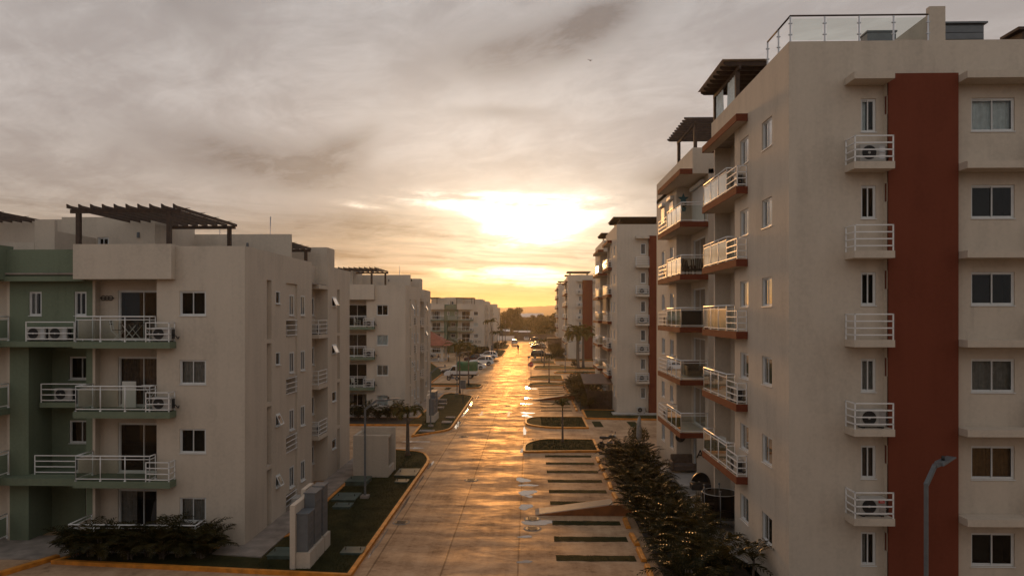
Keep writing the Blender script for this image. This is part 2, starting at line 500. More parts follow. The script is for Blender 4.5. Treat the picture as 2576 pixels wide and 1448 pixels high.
    def mesh(s, name, mats):
        me = bpy.data.meshes.new(name)
        me.from_pydata(s.v, [], s.f)
        for m in (mats if isinstance(mats, (list, tuple)) else [mats]): me.materials.append(m)
        me.polygons.foreach_set('material_index', s.m)
        me.polygons.foreach_set('use_smooth', s.sm)
        me.update()
        return me

    def build(s, name, mats, parent=None, bevel=0.0):
        return link(name, s.mesh(name, mats), parent, bevel=bevel)


def link(name, me, parent=None, loc=None, rz=None, bevel=0.0):
    o = bpy.data.objects.new(name, me); COL.objects.link(o)
    if parent: o.parent = parent
    if loc: o.location = loc
    if rz is not None: o.rotation_euler = (0, 0, rz)
    if bevel:
        md = o.modifiers.new('bevel', 'BEVEL'); md.width = bevel; md.segments = 2; md.limit_method = 'ANGLE'
    return o


def tag(o, label=None, cat=None, group=None, kind=None):
    if label: o['label'] = label
    if cat: o['category'] = cat
    if group: o['group'] = group
    if kind: o['kind'] = kind
    return o


def thing(name, label, cat, loc=(0, 0, 0), rz=0.0, group=None):
    o = bpy.data.objects.new(name, None); COL.objects.link(o)
    o.empty_display_size = .2
    o.location = loc; o.rotation_euler = (0, 0, rz)
    return tag(o, label, cat, group)


def copy_tree(src, loc=None, rz=None, label=None, group=None, parent=None, scale=None):
    c = src.copy(); COL.objects.link(c)
    if parent: c.parent = parent
    if loc is not None: c.location = loc
    if rz is not None: c.rotation_euler = (0, 0, rz)
    if scale is not None: c.scale = (scale,) * 3 if not isinstance(scale, tuple) else scale
    if label: c['label'] = label
    if group: c['group'] = group
    for ch in list(src.children): copy_tree(ch, parent=c)
    return c


ORD = ['first', 'second', 'third', 'fourth', 'fifth', 'sixth', 'seventh', 'eighth', 'ninth', 'tenth', 'eleventh', 'twelfth',
       'thirteenth', 'fourteenth', 'fifteenth', 'sixteenth', 'seventeenth', 'eighteenth', 'nineteenth', 'twentieth',
       'twenty-first', 'twenty-second', 'twenty-third', 'twenty-fourth', 'twenty-fifth', 'twenty-sixth', 'twenty-seventh', 'twenty-eighth', 'twenty-ninth', 'thirtieth']


def floor_word(k, top): return 'top' if k == top else ('ground' if k == 0 else ORD[k])


def text_mesh(body, size, depth=.01):
    cu = bpy.data.curves.new('lettering', 'FONT'); cu.body = body; cu.size = size; cu.extrude = depth
    cu.align_x = 'CENTER'; cu.align_y = 'CENTER'
    ob = bpy.data.objects.new('lettering', cu)
    COL.objects.link(ob)
    dg = bpy.context.evaluated_depsgraph_get()
    me = bpy.data.meshes.new_from_object(ob.evaluated_get(dg))
    bpy.data.objects.remove(ob); bpy.data.curves.remove(cu)
    return me


# ------------------------------------------------------------------ setting: ground
def offset_poly(poly, d):
    """inward for a counter-clockwise polygon and d > 0"""
    n = len(poly); out = []
    for i in range(n):
        p0, p1, p2 = Vector(poly[i - 1]), Vector(poly[i]), Vector(poly[(i + 1) % n])
        e1, e2 = (p1 - p0).normalized(), (p2 - p1).normalized()
        n1, n2 = Vector((-e1.y, e1.x)), Vector((-e2.y, e2.x))
        b = (n1 + n2)
        b = b / max(b.length_squared, .3) * 2 if b.length > .01 else n1
        out.append(tuple(p1 + b * d))
    return out


def rounded(poly, radii, seg=6):
    out = []; n = len(poly)
    for i in range(n):
        r = radii[i] if isinstance(radii, (list, tuple)) else radii
        p0, p1, p2 = Vector(poly[i - 1]), Vector(poly[i]), Vector(poly[(i + 1) % n])
        if r <= 0: out.append(tuple(p1)); continue
        a = p1 + (p0 - p1).normalized() * min(r, (p0 - p1).length * .49)
        b = p1 + (p2 - p1).normalized() * min(r, (p2 - p1).length * .49)
        for k in range(seg + 1):
            t = k / seg
            out.append(tuple(a * (1 - t) ** 2 + p1 * 2 * t * (1 - t) + b * t * t))
    return out


def area(poly): return sum(poly[i - 1][0] * poly[i][1] - poly[i][0] * poly[i - 1][1] for i in range(len(poly))) / 2


m = MB()
m.quad((-3500, -300, -.06), (3500, -300, -.06), (3500, 5200, -.06), (-3500, 5200, -.06))
tag(m.build('ground', M_EARTH), kind='structure')
m = MB()
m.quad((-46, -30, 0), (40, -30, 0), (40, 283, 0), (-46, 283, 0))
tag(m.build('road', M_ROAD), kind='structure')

KW, KH = .17, .15


def lawn(poly, radii=0.0, kerb=True, name='lawn', mat=None, gh=.11):
    if area(poly) < 0: poly = poly[::-1]; radii = radii[::-1] if isinstance(radii, list) else radii
    p = rounded(poly, radii)
    q = offset_poly(p, KW) if kerb else p
    g = MB(); g.prism(q, .0, gh, bot=False)
    tag(g.build(name, mat or M_LAWN), kind='structure')
    if kerb:
        kb = MB(); n = len(p)
        for i in range(n):
            j = (i + 1) % n
            a, b, c, d = p[i], p[j], q[j], q[i]
            kb.quad((*a, 0), (*b, 0), (*b, KH), (*a, KH)); kb.quad((*a, KH), (*b, KH), (*c, KH), (*d, KH))
            kb.quad((*d, KH), (*c, KH), (*c, gh - .03), (*d, gh - .03))
        tag(kb.build('kerb', M_KERB), kind='structure')


# left side lawns
lawn([(-18.9, 27.45), (-6.68, 26.2), (-6.66, 47.6), (-7.55, 50.2), (-9.9, 51.1), (-10.7, 50.6), (-10.7, 31.0), (-11.9, 29.3), (-18.0, 29.3)],
     [0, 0, 1.5, .8, .3, 0, 0, 0, 0])
lawn([(-9.55, 56.65), (-6.72, 60.0), (-6.75, 85.2), (-9.9, 88.4), (-10.7, 86.5), (-10.7, 66.8), (-24, 66.8), (-24, 62.5), (-9.7, 62.5)],
     [.2, 1.2, 1.2, .3, 0, 0, 0, 0, .1])
lawn([(-30, 97.5), (-10.0, 97.5), (-8.9, 94.0), (-6.7, 94.9), (-6.5, 99.5), (-9.3, 101.3), (-11.0, 100.6), (-30, 100.6)], [0, .2, .4, .7, 1.0, .2, 0, 0])
lawn([(-40, 100.8), (-14.2, 101.2), (-14.6, 121.5), (-20.3, 145.2), (-40, 145.2)], 0.0)
lawn([(-10.2, 147.6), (-7.2, 148.2), (-6.4, 151.5), (-10.2, 153.0)], [.2, .8, .8, .2])
lawn([(-12.2, 163.5), (-7.6, 165.0), (-6.55, 169), (-6.5, 196), (-7.5, 199), (-12.0, 200)], [.2, 1.0, 1.0, 1.0, 1.0, .2])
lawn([(-12, 204), (-7.4, 205), (-6.5, 207.5), (-6.5, 232), (-7.6, 236), (-12, 236.5)], [.2, 1.0, 1.0, 1.0, 1.0, .2])
# right side islands
lawn([(-.5, 50.4), (5.0, 50.8), (5.05, 55.5), (.9, 55.7), (-.5, 53.6)], [.3, 0, 0, 1.0, 1.6])
lawn([(-.4, 63.0), (1.5, 61.3), (5.1, 61.3), (5.1, 67.9), (.3, 67.8), (-.5, 66.0)], [1.0, 1.0, 0, 0, .8, 1.0])
lawn([(-.3, 97.9), (5.0, 98.8), (5.1, 101.2), (1.8, 103.4), (-.2, 101)], [.3, 0, 0, 1.4, 1.2])
lawn([(-.35, 109.2), (1.9, 107.5), (5.1, 106.8), (5.2, 114.2), (2.0, 114.7), (-.1, 112.6)], [1.0, 1.0, 0, 0, 1.0, 1.0])
lawn([(4.0, 120.5), (4.4, 119.3), (16, 118.3), (16, 122.3), (4.8, 123.4)], [.5, .4, 0, 0, .6])
lawn([(.6, 130.2), (2.2, 128.1), (16, 126.8), (16, 132.8), (9, 133.2), (5.1, 137.3), (.9, 136.4)], [1.2, .8, 0, 0, .4, .2, 1.2])
lawn([(-.3, 145.8), (1.3, 143.2), (5.2, 142.4), (5.2, 149.9), (.1, 150.7)], [1.2, 1.2, 0, 0, 1.2])
# planting beds and lawns beside the right-hand blocks
lawn([(5.0, 6), (8.9, 6), (8.9, 27), (7.9, 30), (7.9, 48.5), (5.3, 50.3), (5.05, 48)], 0.0, False, 'planting_bed', M_SOIL, .10)
lawn([(5.25, 67.0), (16, 66.0), (16, 70.6), (8.0, 72.9), (5.3, 73.0)], 0.0)
lawn([(5.2, 73.2), (8.4, 73.2), (8.4, 97), (5.3, 97)], 0.0, False, 'planting_bed', M_SOIL, .10)
lawn([(5.3, 152.6), (16, 151.6), (16, 157.6), (8.3, 157.9), (5.3, 158.2)], 0.0)
lawn([(5.3, 158.5), (8.3, 158.5), (8.3, 196), (5.3, 196)], 0.0, False, 'planting_bed', M_SOIL, .10)
lawn([(-23, 62.6), (-10.9, 62.6), (-10.9, 66.7), (-23, 66.7)], 0.0, False, 'planting_bed', M_SOIL, .14)

# concrete paths along the left blocks, terraces along the right ones
m = MB()
m.prism([(-12.0, 29.5), (-12.9, 29.5), (-12.9, 28.4), (-10.75, 28.05), (-10.7, 50.4), (-12.0, 50.4)][::-1], 0, .16)
tag(m.build('path', M_PATH), kind='structure')
m = MB(); m.prism([(-12.0, 66.8), (-10.75, 66.8), (-10.7, 88.0), (-12.0, 88.0)], 0, .16)
tag(m.build('path', M_PATH), kind='structure')
m = MB(); m.box(-23.6, 27.9, 0, -18.9, 30.9, .05)
tag(m.build('path', M_PATH), kind='structure')
m = MB(); m.prism([(8.0, 29.0), (9.0, 26.0), (9.3, 20), (12, 20), (12, 23.4), (8.52, 23.4), (8.52, 29.8), (9.5, 30), (9.5, 49), (8.0, 49)], 0, .20)
tag(m.build('terrace', M_DECK), kind='structure')
m = MB(); m.box(8.1, 70.6, 0, 14, 69.2, .22)
tag(m.build('terrace', M_DECK), kind='structure')


m = MB(); m.bar((-19.05, 28.1, .08), (-20.1, 25.8, .08), .26, .16)
tag(m.build('kerb', M_KERB), kind='structure')


def grass_strip(x0, x1, y, w=.66):
    r = random.Random(int(y * 100)); m = MB(); n = 16
    top, bot = [], []
    for i in range(n + 1):
        x = x0 + (x1 - x0) * i / n
        top.append((x, y + w / 2 + r.uniform(-.035, .035))); bot.append((x, y - w / 2 + r.uniform(-.035, .035)))
    poly = bot + top[::-1]
    m.prism(poly, 0, .012, bot=False)
    rr = random.Random(5 + int(y * 10))
    for k in range(int(420 if y < 60 else 160)):
        x = rr.uniform(x0, x1); yy = y + rr.uniform(-.5, .5) * w
        a = rr.uniform(0, 2 * pi); h = rr.uniform(.02, .06); s = .012
        m.add([(x - cos(a) * s, yy - sin(a) * s, .01), (x + cos(a) * s, yy + sin(a) * s, .01), (x + rr.uniform(-.03, .03), yy + rr.uniform(-.03, .03), h)], [(0, 1, 2)])
    tag(m.build('grass_strip', M_LAWN), kind='structure')


for y in (28.65, 31.1, 33.5, 37.05, 39.5, 41.95, 44.45, 46.95, 49.35): grass_strip(1.06, 4.26, y)
for i in range(4): grass_strip(1.15, 4.33, 73.0 + 2.45 * i)
for i in range(5): grass_strip(1.15, 4.36, 84.6 + 2.45 * i)
grass_strip(1.15, 4.36, 81.2 - .6)
for y in (152.8, 155.2, 157.6, 160.0): grass_strip(1.4, 4.6, y)
for x, y, w, h in ((-12.6, 59.6, .9, 2.0), (-16.5, 59.6, .9, 2.0), (-11.0, 94.6, .7, 2.6), (-13.3, 94.6, .7, 2.6), (-10.8, 86.0, .9, 1.5)):
    m = MB(); m.box(x - w / 2, y - h / 2, 0, x + w / 2, y + h / 2, .013); tag(m.build('grass_strip', M_LAWN), kind='structure')
for x, y in ((6.3, 140.5), (8.5, 140.5), (6.1, 64.0), (9.3, 64.0)):
    m = MB(); m.box(x - .4, y - 1.6, 0, x + .4, y + 1.6, .013); tag(m.build('grass_strip', M_LAWN), kind='structure')


# road arrows
def arrow(x, y, rz, L=2.2):
    m = MB(); z = .004
    m.quad((-.11, -L / 2, z), (.11, -L / 2, z), (.11, L * .12, z), (-.11, L * .12, z))
    m.add([(-.33, L * .12, z), (.33, L * .12, z), (0, L / 2, z)], [(0, 1, 2)])
    o = m.build('road_arrow', M_MARK); o.location = (x, y, 0); o.rotation_euler = (0, 0, rz)
    tag(o, kind='structure')


arrow(-8.9, 52.2, -pi / 2, 2.3); arrow(-8.9, 54.8, pi / 2, 2.3)
arrow(-4.85, 70.6, pi, 3.2); arrow(-2.1, 70.6, 0, 3.6)
m = MB(); m.box(-13.5, 91.0, 0, -8.8, 91.25, .004); tag(m.build('road_marking', M_MARK), kind='structure')

# hills on the horizon
m = MB(); rr = random.Random(3); n = 260
xs = [-1900 + 3600 * i / n for i in range(n + 1)]
tops = [38 + 5 * sin(x * .0031 + .6) + 3 * sin(x * .011) + rr.uniform(0, 2.6) for x in xs]
for i in range(n):
    a, b = xs[i], xs[i + 1]
    m.quad((a, 2300, -1), (b, 2300, -1), (b, 2450, tops[i + 1] * .6), (a, 2450, tops[i] * .6))
    m.quad((a, 2450, tops[i] * .6), (b, 2450, tops[i + 1] * .6), (b, 2620, tops[i + 1]), (a, 2620, tops[i]))
    m.quad((a, 2620, tops[i]), (b, 2620, tops[i + 1]), (b, 3400, tops[i + 1] * .8), (a, 3400, tops[i] * .8))
tag(m.build('hills', M_LEAF_FAR), kind='structure')

# ------------------------------------------------------------------ windows
_wcache = {}


def frame_rect(m, x0, z0, x1, z1, t, y0, y1):
    m.box(x0, y0, z0, x1, y1, z0 + t); m.box(x0, y0, z1 - t, x1, y1, z1)
    m.box(x0, y0, z0 + t, x0 + t, y1, z1 - t); m.box(x1 - t, y0, z0 + t, x1, y1, z1 - t)


def win_mesh(w, h, kind, glass):
    key = (round(w, 2), round(h, 2), kind, glass.name)
    if key in _wcache: return _wcache[key]
    a = w / 2; f = MB(); g = MB(); r = MB()
    t = .045 if kind != 'door' else .06
    frame_rect(f, -a, 0, a, h, t, .045, .12)
    if kind in ('slide', 'door'):
        frame_rect(f, -a + t, t, .02, h - t, .035, .085, .115)
        frame_rect(f, -.02, t, a - t, h - t, .035, .055, .083)
        g.quad((-a + t, .1, t), (.0, .1, t), (.0, .1, h - t), (-a + t, .1, h - t))
        g.quad((.0, .07, t), (a - t, .07, t), (a - t, .07, h - t), (.0, .07, h - t))
    elif kind == 'awning':
        ang = radians(24)
        c, s_ = cos(ang), sin(ang)

        def T(x, q, d): return (x, .05 - q * s_ - d * c, h - t - q * c + d * s_ * -1)
        q1 = h - 2 * t
        for (x0, x1, a0, a1) in ((-a + .03, a - .03, 0, .05), (-a + .03, a - .03, q1 - .05, q1), (-a + .03, -a + .08, .05, q1 - .05), (a - .08, a - .03, .05, q1 - .05)):
            vs = [T(x0, a0, 0), T(x1, a0, 0), T(x1, a1, 0), T(x0, a1, 0), T(x0, a0, .03), T(x1, a0, .03), T(x1, a1, .03), T(x0, a1, .03)]
            f.add(vs, [(0, 3, 2, 1), (4, 5, 6, 7), (0, 1, 5, 4), (1, 2, 6, 5), (2, 3, 7, 6), (3, 0, 4, 7)])
        g.quad(T(-a + .08, q1 - .05, .015), T(a - .08, q1 - .05, .015), T(a - .08, .05, .015), T(-a + .08, .05, .015))
    else:
        g.quad((-a + t, .09, t), (a - t, .09, t), (a - t, .09, h - t), (-a + t, .09, h - t))
    f.box(-a - .02, -.03, -.03, a + .02, .045, -.002)                     # sill
    r.quad((-a - .02, .6, -.02), (a + .02, .6, -.02), (a + .02, .6, h + .02), (-a - .02, .6, h + .02))
    r.quad((-a - .02, .121, -.02), (-a - .02, .6, -.02), (-a - .02, .6, h + .02), (-a - .02, .121, h + .02))
    r.quad((a + .02, .6, -.02), (a + .02, .121, -.02), (a + .02, .121, h + .02), (a + .02, .6, h + .02))
    r.quad((-a, .121, h + .02), (-a, .6, h + .02), (a, .6, h + .02), (a, .121, h + .02))
    r.quad((-a, .121, -.02), (a, .121, -.02), (a, .6, -.02), (-a, .6, -.02))
    res = (f.mesh('window', M_FRAME), g.mesh('pane', glass), r.mesh('room', M_ROOM))
    _wcache[key] = res
    return res


_ccache = {}
CURT = {'g': M_CURT_G, 'w': M_CURT_W, 'o': M_CURT_O, 'b': M_CURT_B}


def curtain_mesh(w, h, mat, part):
    key = (round(w, 2), round(h, 2), mat, part)
    if key in _ccache: return _ccache[key]
    m = MB(); rr = random.Random(str(key)); a = w / 2
    spans = {'full': [(-a, a)], 'left': [(-a, -.05 * a)], 'right': [(.15 * a, a)], 'sides': [(-a, -.35 * a), (.4 * a, a)]}[part]
    for x0, x1 in spans:
        n = max(6, int((x1 - x0) / .035)); ph = rr.uniform(0, 6)
        vs = []
        for i in range(n + 1):
            x = x0 + (x1 - x0) * i / n
            y = .22 + .028 * sin(i * 1.5 + ph) + .015 * sin(i * .61 + ph * 2)
            vs += [(x + rr.uniform(-.004, .004), y, .01), (x * .98, y * .9 + .02, h - .01)]
        m.add(vs, [(2 * i, 2 * i + 2, 2 * i + 3, 2 * i + 1) for i in range(n)], True)
    me = m.mesh('curtain', CURT[mat]); _ccache[key] = me
    return me


def win(parent, x, y, z, rz, w, h, kind='slide', cover='', glass=None):
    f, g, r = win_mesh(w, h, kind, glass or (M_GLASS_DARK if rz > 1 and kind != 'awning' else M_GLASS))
    name = 'sliding_door' if kind == 'door' else 'window'
    if rz > 1: x += .052                                   # frames sit almost flush in the walls along the street
    o = link(name, f, parent, (x, y, z), rz)
    link('pane', g, o); link('room', r, o)
    if cover:
        link('curtain', curtain_mesh(w, h, cover[0], {'f': 'full', 'l': 'left', 'r': 'right', 's': 'sides'}[cover[1]]), o)
    return o


# ------------------------------------------------------------------ railings
def bar_rail(m, pts, z, hs=(.10, .34, .58, .82), t=.038):
    for i in range(len(pts) - 1):
        a, b = pts[i], pts[i + 1]
        for h in hs: m.bar((*a, z + h), (*b, z + h), t)
    for p in pts: m.bar((*p, z), (*p, z + hs[-1] + t / 2), t)


def glass_rail(m, g, pts, z, step=1.15, h=1.05):
    for i in range(len(pts) - 1):
        a, b = Vector(pts[i]), Vector(pts[i + 1]); L = (b - a).length
        n = max(1, round(L / step))
        m.tube([(*a, z + h), (*b, z + h)], .028, 8)
        m.bar((*a, z + h - .13), (*b, z + h - .13), .03)
        m.bar((*a, z + .10), (*b, z + .10), .035)
        for k in range(n + 1):
            p = a.lerp(b, k / n)
            m.tube([(*p, z - .03), (*p, z + h)], .021, 6)
            m.tube([(*p, z - .04), (*p, z + .05)], .045, 6)
        for k in range(n):
            p, q = a.lerp(b, (k + .04) / n), a.lerp(b, (k + .96) / n)
            g.quad((*p, z + .13), (*q, z + .13), (*q, z + h - .15), (*p, z + h - .15))


# ------------------------------------------------------------------ air conditioners
def ac_proto():
    t = thing('air_conditioner', None, 'air conditioner')
    m = MB(); m.box(-.41, -.14, .05, .41, .14, .60)
    m.build('casing', M_AC, t, .012)
    g = MB()
    n = 20
    for rad in (.22, .17, .12, .07):
        for k in range(n):
            a, b = 2 * pi * k / n, 2 * pi * (k + 1) / n
            g.bar((-.12 + rad * cos(a), -.152, .33 + rad * sin(a)), (-.12 + rad * cos(b), -.152, .33 + rad * sin(b)), .008)
    g.add([(-.12 + .225 * cos(2 * pi * k / n), -.1425, .33 + .225 * sin(2 * pi * k / n)) for k in range(n)], [tuple(range(n))])
    g.build('fan_grille', M_DARK, t)
    h = MB(); h.add([(-.12 + .045 * cos(2 * pi * k / 12), -.157, .33 + .045 * sin(2 * pi * k / 12)) for k in range(12)], [tuple(range(12))])
    h.build('fan_hub', M_AC, t)
    p = MB(); p.box(.20, -.147, .12, .37, -.141, .56); p.build('service_panel', M_STEEL, t)
    s = MB(); s.box(.411, -.10, .12, .45, .10, .52); s.build('valve_cover', M_DARK, t)
    for x in (-.3, .3):
        f = MB(); f.box(x - .04, -.16, 0, x + .04, .16, .05); f.build('foot', M_DARK, t)
    hz = MB(); hz.tube([(.45, 0, .3), (.56, 0, .22), (.58, .1, .12), (.55, .25, .2)], .022, 6); hz.build('hose', M_DARK, t)
    return t


AC0 = ac_proto(); _ac_used = [False]


def ac(loc, rz, label, group):
    if not _ac_used[0]:
        _ac_used[0] = True; AC0.location = loc; AC0.rotation_euler = (0, 0, rz); tag(AC0, label, group=group); return AC0
    return copy_tree(AC0, loc, rz, label, group)


# ------------------------------------------------------------------ pergolas
def pergola(label, x0, y0, x1, y1, z0, zt, along='y', nr=10, group='timber roof pergolas', sheet=False, posts=None, battens=True):
    t = thing('pergola', label, 'pergola', (x0, y0, z0), 0, group)
    w, d, h = x1 - x0, y1 - y0, zt - z0
    for px, py in (posts or ((.3, .25), (w - .45, .25), (.3, d - .3), (w - .25, d - .3))):
        m = MB(); m.box(px - .085, py - .085, 0, px + .085, py + .085, h - .16); m.build('post', M_DARKWOOD, t)
    if along == 'y':
        for py in (.25, d - .3):
            m = MB(); m.box(-.05, py - .05, h - .16, w + .05, py + .05, h); m.build('beam', M_DARKWOOD, t)
        m = MB()
        for i in range(nr):
            x = .06 + (w - .12) * i / (nr - 1)
            vs = [(x - .028, -.15, h), (x - .028, d + .12, h), (x - .028, d + .12, h + .13), (x - .028, .04, h + .13), (x - .028, -.17, h + .17)]
            m.extrude(vs, ((0, 0, 0), (.056, 0, 0)))
        if battens:
            for j in range(4):
                y = .9 + (d - 1.8) * j / 3
                m.box(-.12, y - .025, h + .132, w + .12, y + .025, h + .15)
    else:
        for px in (.3, w - .3):
            m = MB(); m.box(px - .05, -.05, h - .16, px + .05, d + .05, h); m.build('beam', M_DARKWOOD, t)
        m = MB()
        for i in range(nr):
            y = .05 + (d - .1) * i / (nr - 1)
            vs = [(-.35, y - .03, h + .08), (-.2, y - .03, h), (w + .2, y - .03, h), (w + .2, y - .03, h + .16), (-.35, y - .03, h + .16)]
            m.extrude(vs, ((0, 0, 0), (0, .06, 0)))
    m.build('rafters', M_DARKWOOD, t)
    if sheet:
        m = MB(); m.box(-.45, -.15, h + .19, w + .3, d + .1, h + .21); m.build('roof_sheet', sheet, t)
    return t


# ------------------------------------------------------------------ four-storey block (left side of the street)
FL = 2.9


def left_block(name_label, loc, covers, left_box=None):
    """root at the front corner by the street; the block runs to -x and +y"""
    B = thing('apartment_building', name_label, 'apartment building', loc, 0, 'four-storey blocks on the left')
    rr = random.Random(11)
    H4 = 4 * FL
    wl, gr, pa = MB(), MB(), MB()

    def mir(x): return -17.56 - x
    # --- street front, right half then its mirror image
    for s in (1, -1):
        fx = (lambda x: x) if s == 1 else mir
        xa, xb = sorted((fx(-3.76), fx(0)))
        holes = []
        for k in range(4):
            c = fx(-2.215) - xa
            holes.append((c - .565, FL * k + 1.09, c + .565, FL * k + 2.13))
        wl.panel((xa, 0, 0), (1, 0, 0), xb - xa, 0, H4, holes)
        for k in range(4):
            cov = covers[k] if s == 1 else ('gf' if k % 2 else '')
            win(B, fx(-2.215), 0, FL * k + 1.09, 0, 1.13, 1.04, 'slide', cov)
        # recess of the balcony
        xe, xo = fx(-3.76), fx(-6.83)
        if s == 1: wl.panel((xe, 0, 0), (0, 1, 0), 1.05, 0, H4, ())
        else: wl.panel((xe, 1.05, 0), (0, -1, 0), 1.05, 0, H4, ())
        xa, xb = sorted((xe, xo))
        dc = fx(-4.92)
        wl.panel((xa, 1.05, 0), (1, 0, 0), xb - xa, 0, H4, [(dc - xa - 1.12, FL * k + .02, dc - xa + 1.12, FL * k + 2.2) for k in range(4)])
        for k in range(4):
            win(B, dc, 1.05, FL * k + .02, 0, 2.24, 2.18, 'door', ['gs', '', 'bf', ''][(k + (s < 0)) % 4])
        xq = fx(-6.95)
        if s == 1:
            wl.panel((xo, .7, 0), (0, 1, 0), .35, 0, H4)
        else:
            wl.panel((xo, 1.05, 0), (0, -1, 0), .35, 0, H4)
        xa, xb = sorted((xo, xq)); wl.panel((xa, .7, 0), (1, 0, 0), xb - xa, 0, H4)
    # --- green stair core
    xl, xr = mir(-6.95), -6.95
    W5 = xr - xl
    z4 = 3 * FL
    gr.panel((xl, .7, 0), (1, 0, 0), W5, z4, H4, [(.85, z4 + 1.09, 1.41, z4 + 2.13), (W5 - .81, z4 + 1.09, W5 - .27, z4 + 2.13)])
    win(B, xl + 1.13, .7, z4 + 1.09, 0, .56, 1.04, 'slide', 'gl'); win(B, xr - .54, .7, z4 + 1.09, 0, .54, 1.04, 'slide', '')
    gr.panel((xl, .7, 0), (1, 0, 0), .84, 0, z4); gr.panel((xr - .28, .7, 0), (1, 0, 0), .28, 0, z4)
    ra, rb = xl + .84, xr - .28
    gr.panel((ra, .7, 0), (0, 1, 0), 1.5, 0, z4); gr.panel((rb, 2.2, 0), (0, -1, 0), 1.5, 0, z4)
    gr.panel((ra, 2.2, 0), (1, 0, 0), rb - ra, 0, z4, [(.80, FL * k + 1.09, 1.95, FL * k + 2.13) for k in (1, 2)] + [(rb - ra - 1.0, .02, rb - ra - .1, 2.2)])
    for k in (1, 2): win(B, ra + 1.375, 2.2, FL * k + 1.09, 0, 1.15, 1.04, 'slide', '')
    win(B, rb - .55, 2.2, .02, 0, .9, 2.18, 'one', '')
    gr.box(ra, .7, z4 - .22, rb, 2.2, z4 - .001)
    gr.box(ra, .72, FL - .32, rb, 2.2, FL - .001)
    # ledges and parapet of the core
    gr.box(xl - .03, .08, z4 - .24, xr + .1, .699, z4 - .002)
    gr.box(xl - .03, .10, FL - .34, xr - .05, .699, FL - .03)
    gr.box(ra + .2, 1.1, 2 * FL - .05, rb, 2.2, 2 * FL + .17)
    gr.box(xl - .1, .30, H4 - .30, xr + .02, .45, H4 + 1.02)
    gr.box(xl - .06, .18, H4 - .34, xr - .02, .299, H4 - .14)
    # --- side towards the street
    holes = []
    for k in range(4):
        z = FL * k
        holes += [(2.47, z + .0 if k else .02, 3.1, z + 2.72, .2, True), (3.62, z + 1.65, 4.18, z + 2.25), (7.25, z + 1.09, 7.92, z + 2.15)]
    holes.append((5.06, .02, 6.75, H4 - .2, .10))
    wl.panel((0, 0, 0), (0, 1, 0), 9.2, 0, H4, holes)
    bh = []
    for k in range(4): bh += [(.75, FL * k + 1.09, 1.42, FL * k + 2.15), (.03, FL * k + .03, 1.64, FL * k + .88, .72, True)]
    wl.panel((-.10, 5.06, 0), (0, 1, 0), 1.69, .02, H4 - .2, bh, .12)
    hp = [(2.15, FL * k + 1.09, 2.8, FL * k + 2.15) for k in range(4)]
    wl.panel((-.76, 9.2, 0), (0, 1, 0), 3.06, 0, H4, hp)
    wl.panel((0, 9.2, 0), (-1, 0, 0), .76, 0, H4); wl.panel((-.76, 12.26, 0), (1, 0, 0), .76, 0, H4)
    h3 = []
    for k in range(4):
        z = FL * k
        h3 += [(.85, z + 1.65, 1.75, z + 2.25), (2.05, z if k else .02, 2.65, z + 2.72, .2, True)]
    wl.panel((0, 12.26, 0), (0, 1, 0), 5.04, 0, H4, h3)
    for k in range(4):
        z = FL * k
        tilt = covers[4 + k]
        win(B, 0, 3.9, z + 1.65, pi / 2, .56, .60, 'awning' if tilt & 1 else 'one', '')
        win(B, -.10, 6.145, z + 1.09, pi / 2, .67, 1.06, 'slide', 'gl')
        win(B, 0, 7.585, z + 1.09, pi / 2, .67, 1.06, 'slide', '')
        win(B, -.76, 11.675, z + 1.09, pi / 2, .65, 1.06, 'slide', '')
        win(B, 0, 13.56, z + 1.65, pi / 2, .90, .60, 'awning' if tilt & 2 else 'one', '')
    # back and far side
    wl.panel((0, 17.3, 0), (-1, 0, 0), 17.56, 0, H4); wl.panel((-17.56, 17.3, 0), (0, -1, 0), 17.3, 0, H4)
    w_ = wl.build('wall', MB_BEIGE, B); gr.build('stair_tower', MB_GREEN, B)
    # --- roof, parapets, roof rooms
    m = MB(); m.box(-17.4, .2, H4 - .06, -.1, 17.2, H4 + .02); m.build('roof', M_PATH, B)
    PT = H4 + 1.12
    pa.box(-2.95, 0, H4, 0, .15, PT); pa.box(-.15, .15, H4, 0, 9.2, PT); pa.box(-.91, 9.2, H4, -.76, 12.26, PT); pa.box(-.76, 9.05, H4, -.15, 9.2, PT)
    pa.box(-.91, 12.26, H4, 0, 12.41, PT); pa.box(-.15, 12.41, H4, 0, 17.3, PT); pa.box(-17.56, 17.15, H4, -.15, 17.3, PT)
    pa.box(-17.56, .0, H4, -17.41, 17.15, PT); pa.box(-17.41, 0, H4, -14.61, .15, PT)
    for s in (1, -1):
        xa, xb = sorted((-7.12 if s == 1 else mir(-7.12), -2.95 if s == 1 else mir(-2.95)))
        pa.box(xa, -.36, H4 - .28, xb, -.2, H4 + 1.18); pa.box(xb - .15, -.2, H4 - .28, xb, .7, H4 + 1.18); pa.box(xa, -.2, H4 - .28, xa + .15, .7, H4 + 1.18)
        pa.box(xa + .15, -.2, H4 - .28, xb - .15, 1.05, H4 - .08)
        if s == -1 and left_box: pa.build('parapet', left_box, B); pa = None
        else: pa.build('parapet', MB_BEIGE, B); pa = MB()
    if pa: pa = None
    ph = MB()
    ph.panel((-10.8, 4.4, 0), (1, 0, 0), 4.6, H4, H4 + 2.98, [(1.78, H4 + 1.09, 2.33, H4 + 2.0)])
    ph.panel((-6.2, 4.4, 0), (0, 1, 0), 4.1, H4, H4 + 2.98); ph.panel((-10.8, 8.5, 0), (0, -1, 0), 4.1, H4, H4 + 2.98)
    ph.quad((-10.8, 4.4, H4 + 2.98), (-6.2, 4.4, H4 + 2.98), (-6.2, 8.5, H4 + 2.98), (-10.8, 8.5, H4 + 2.98))
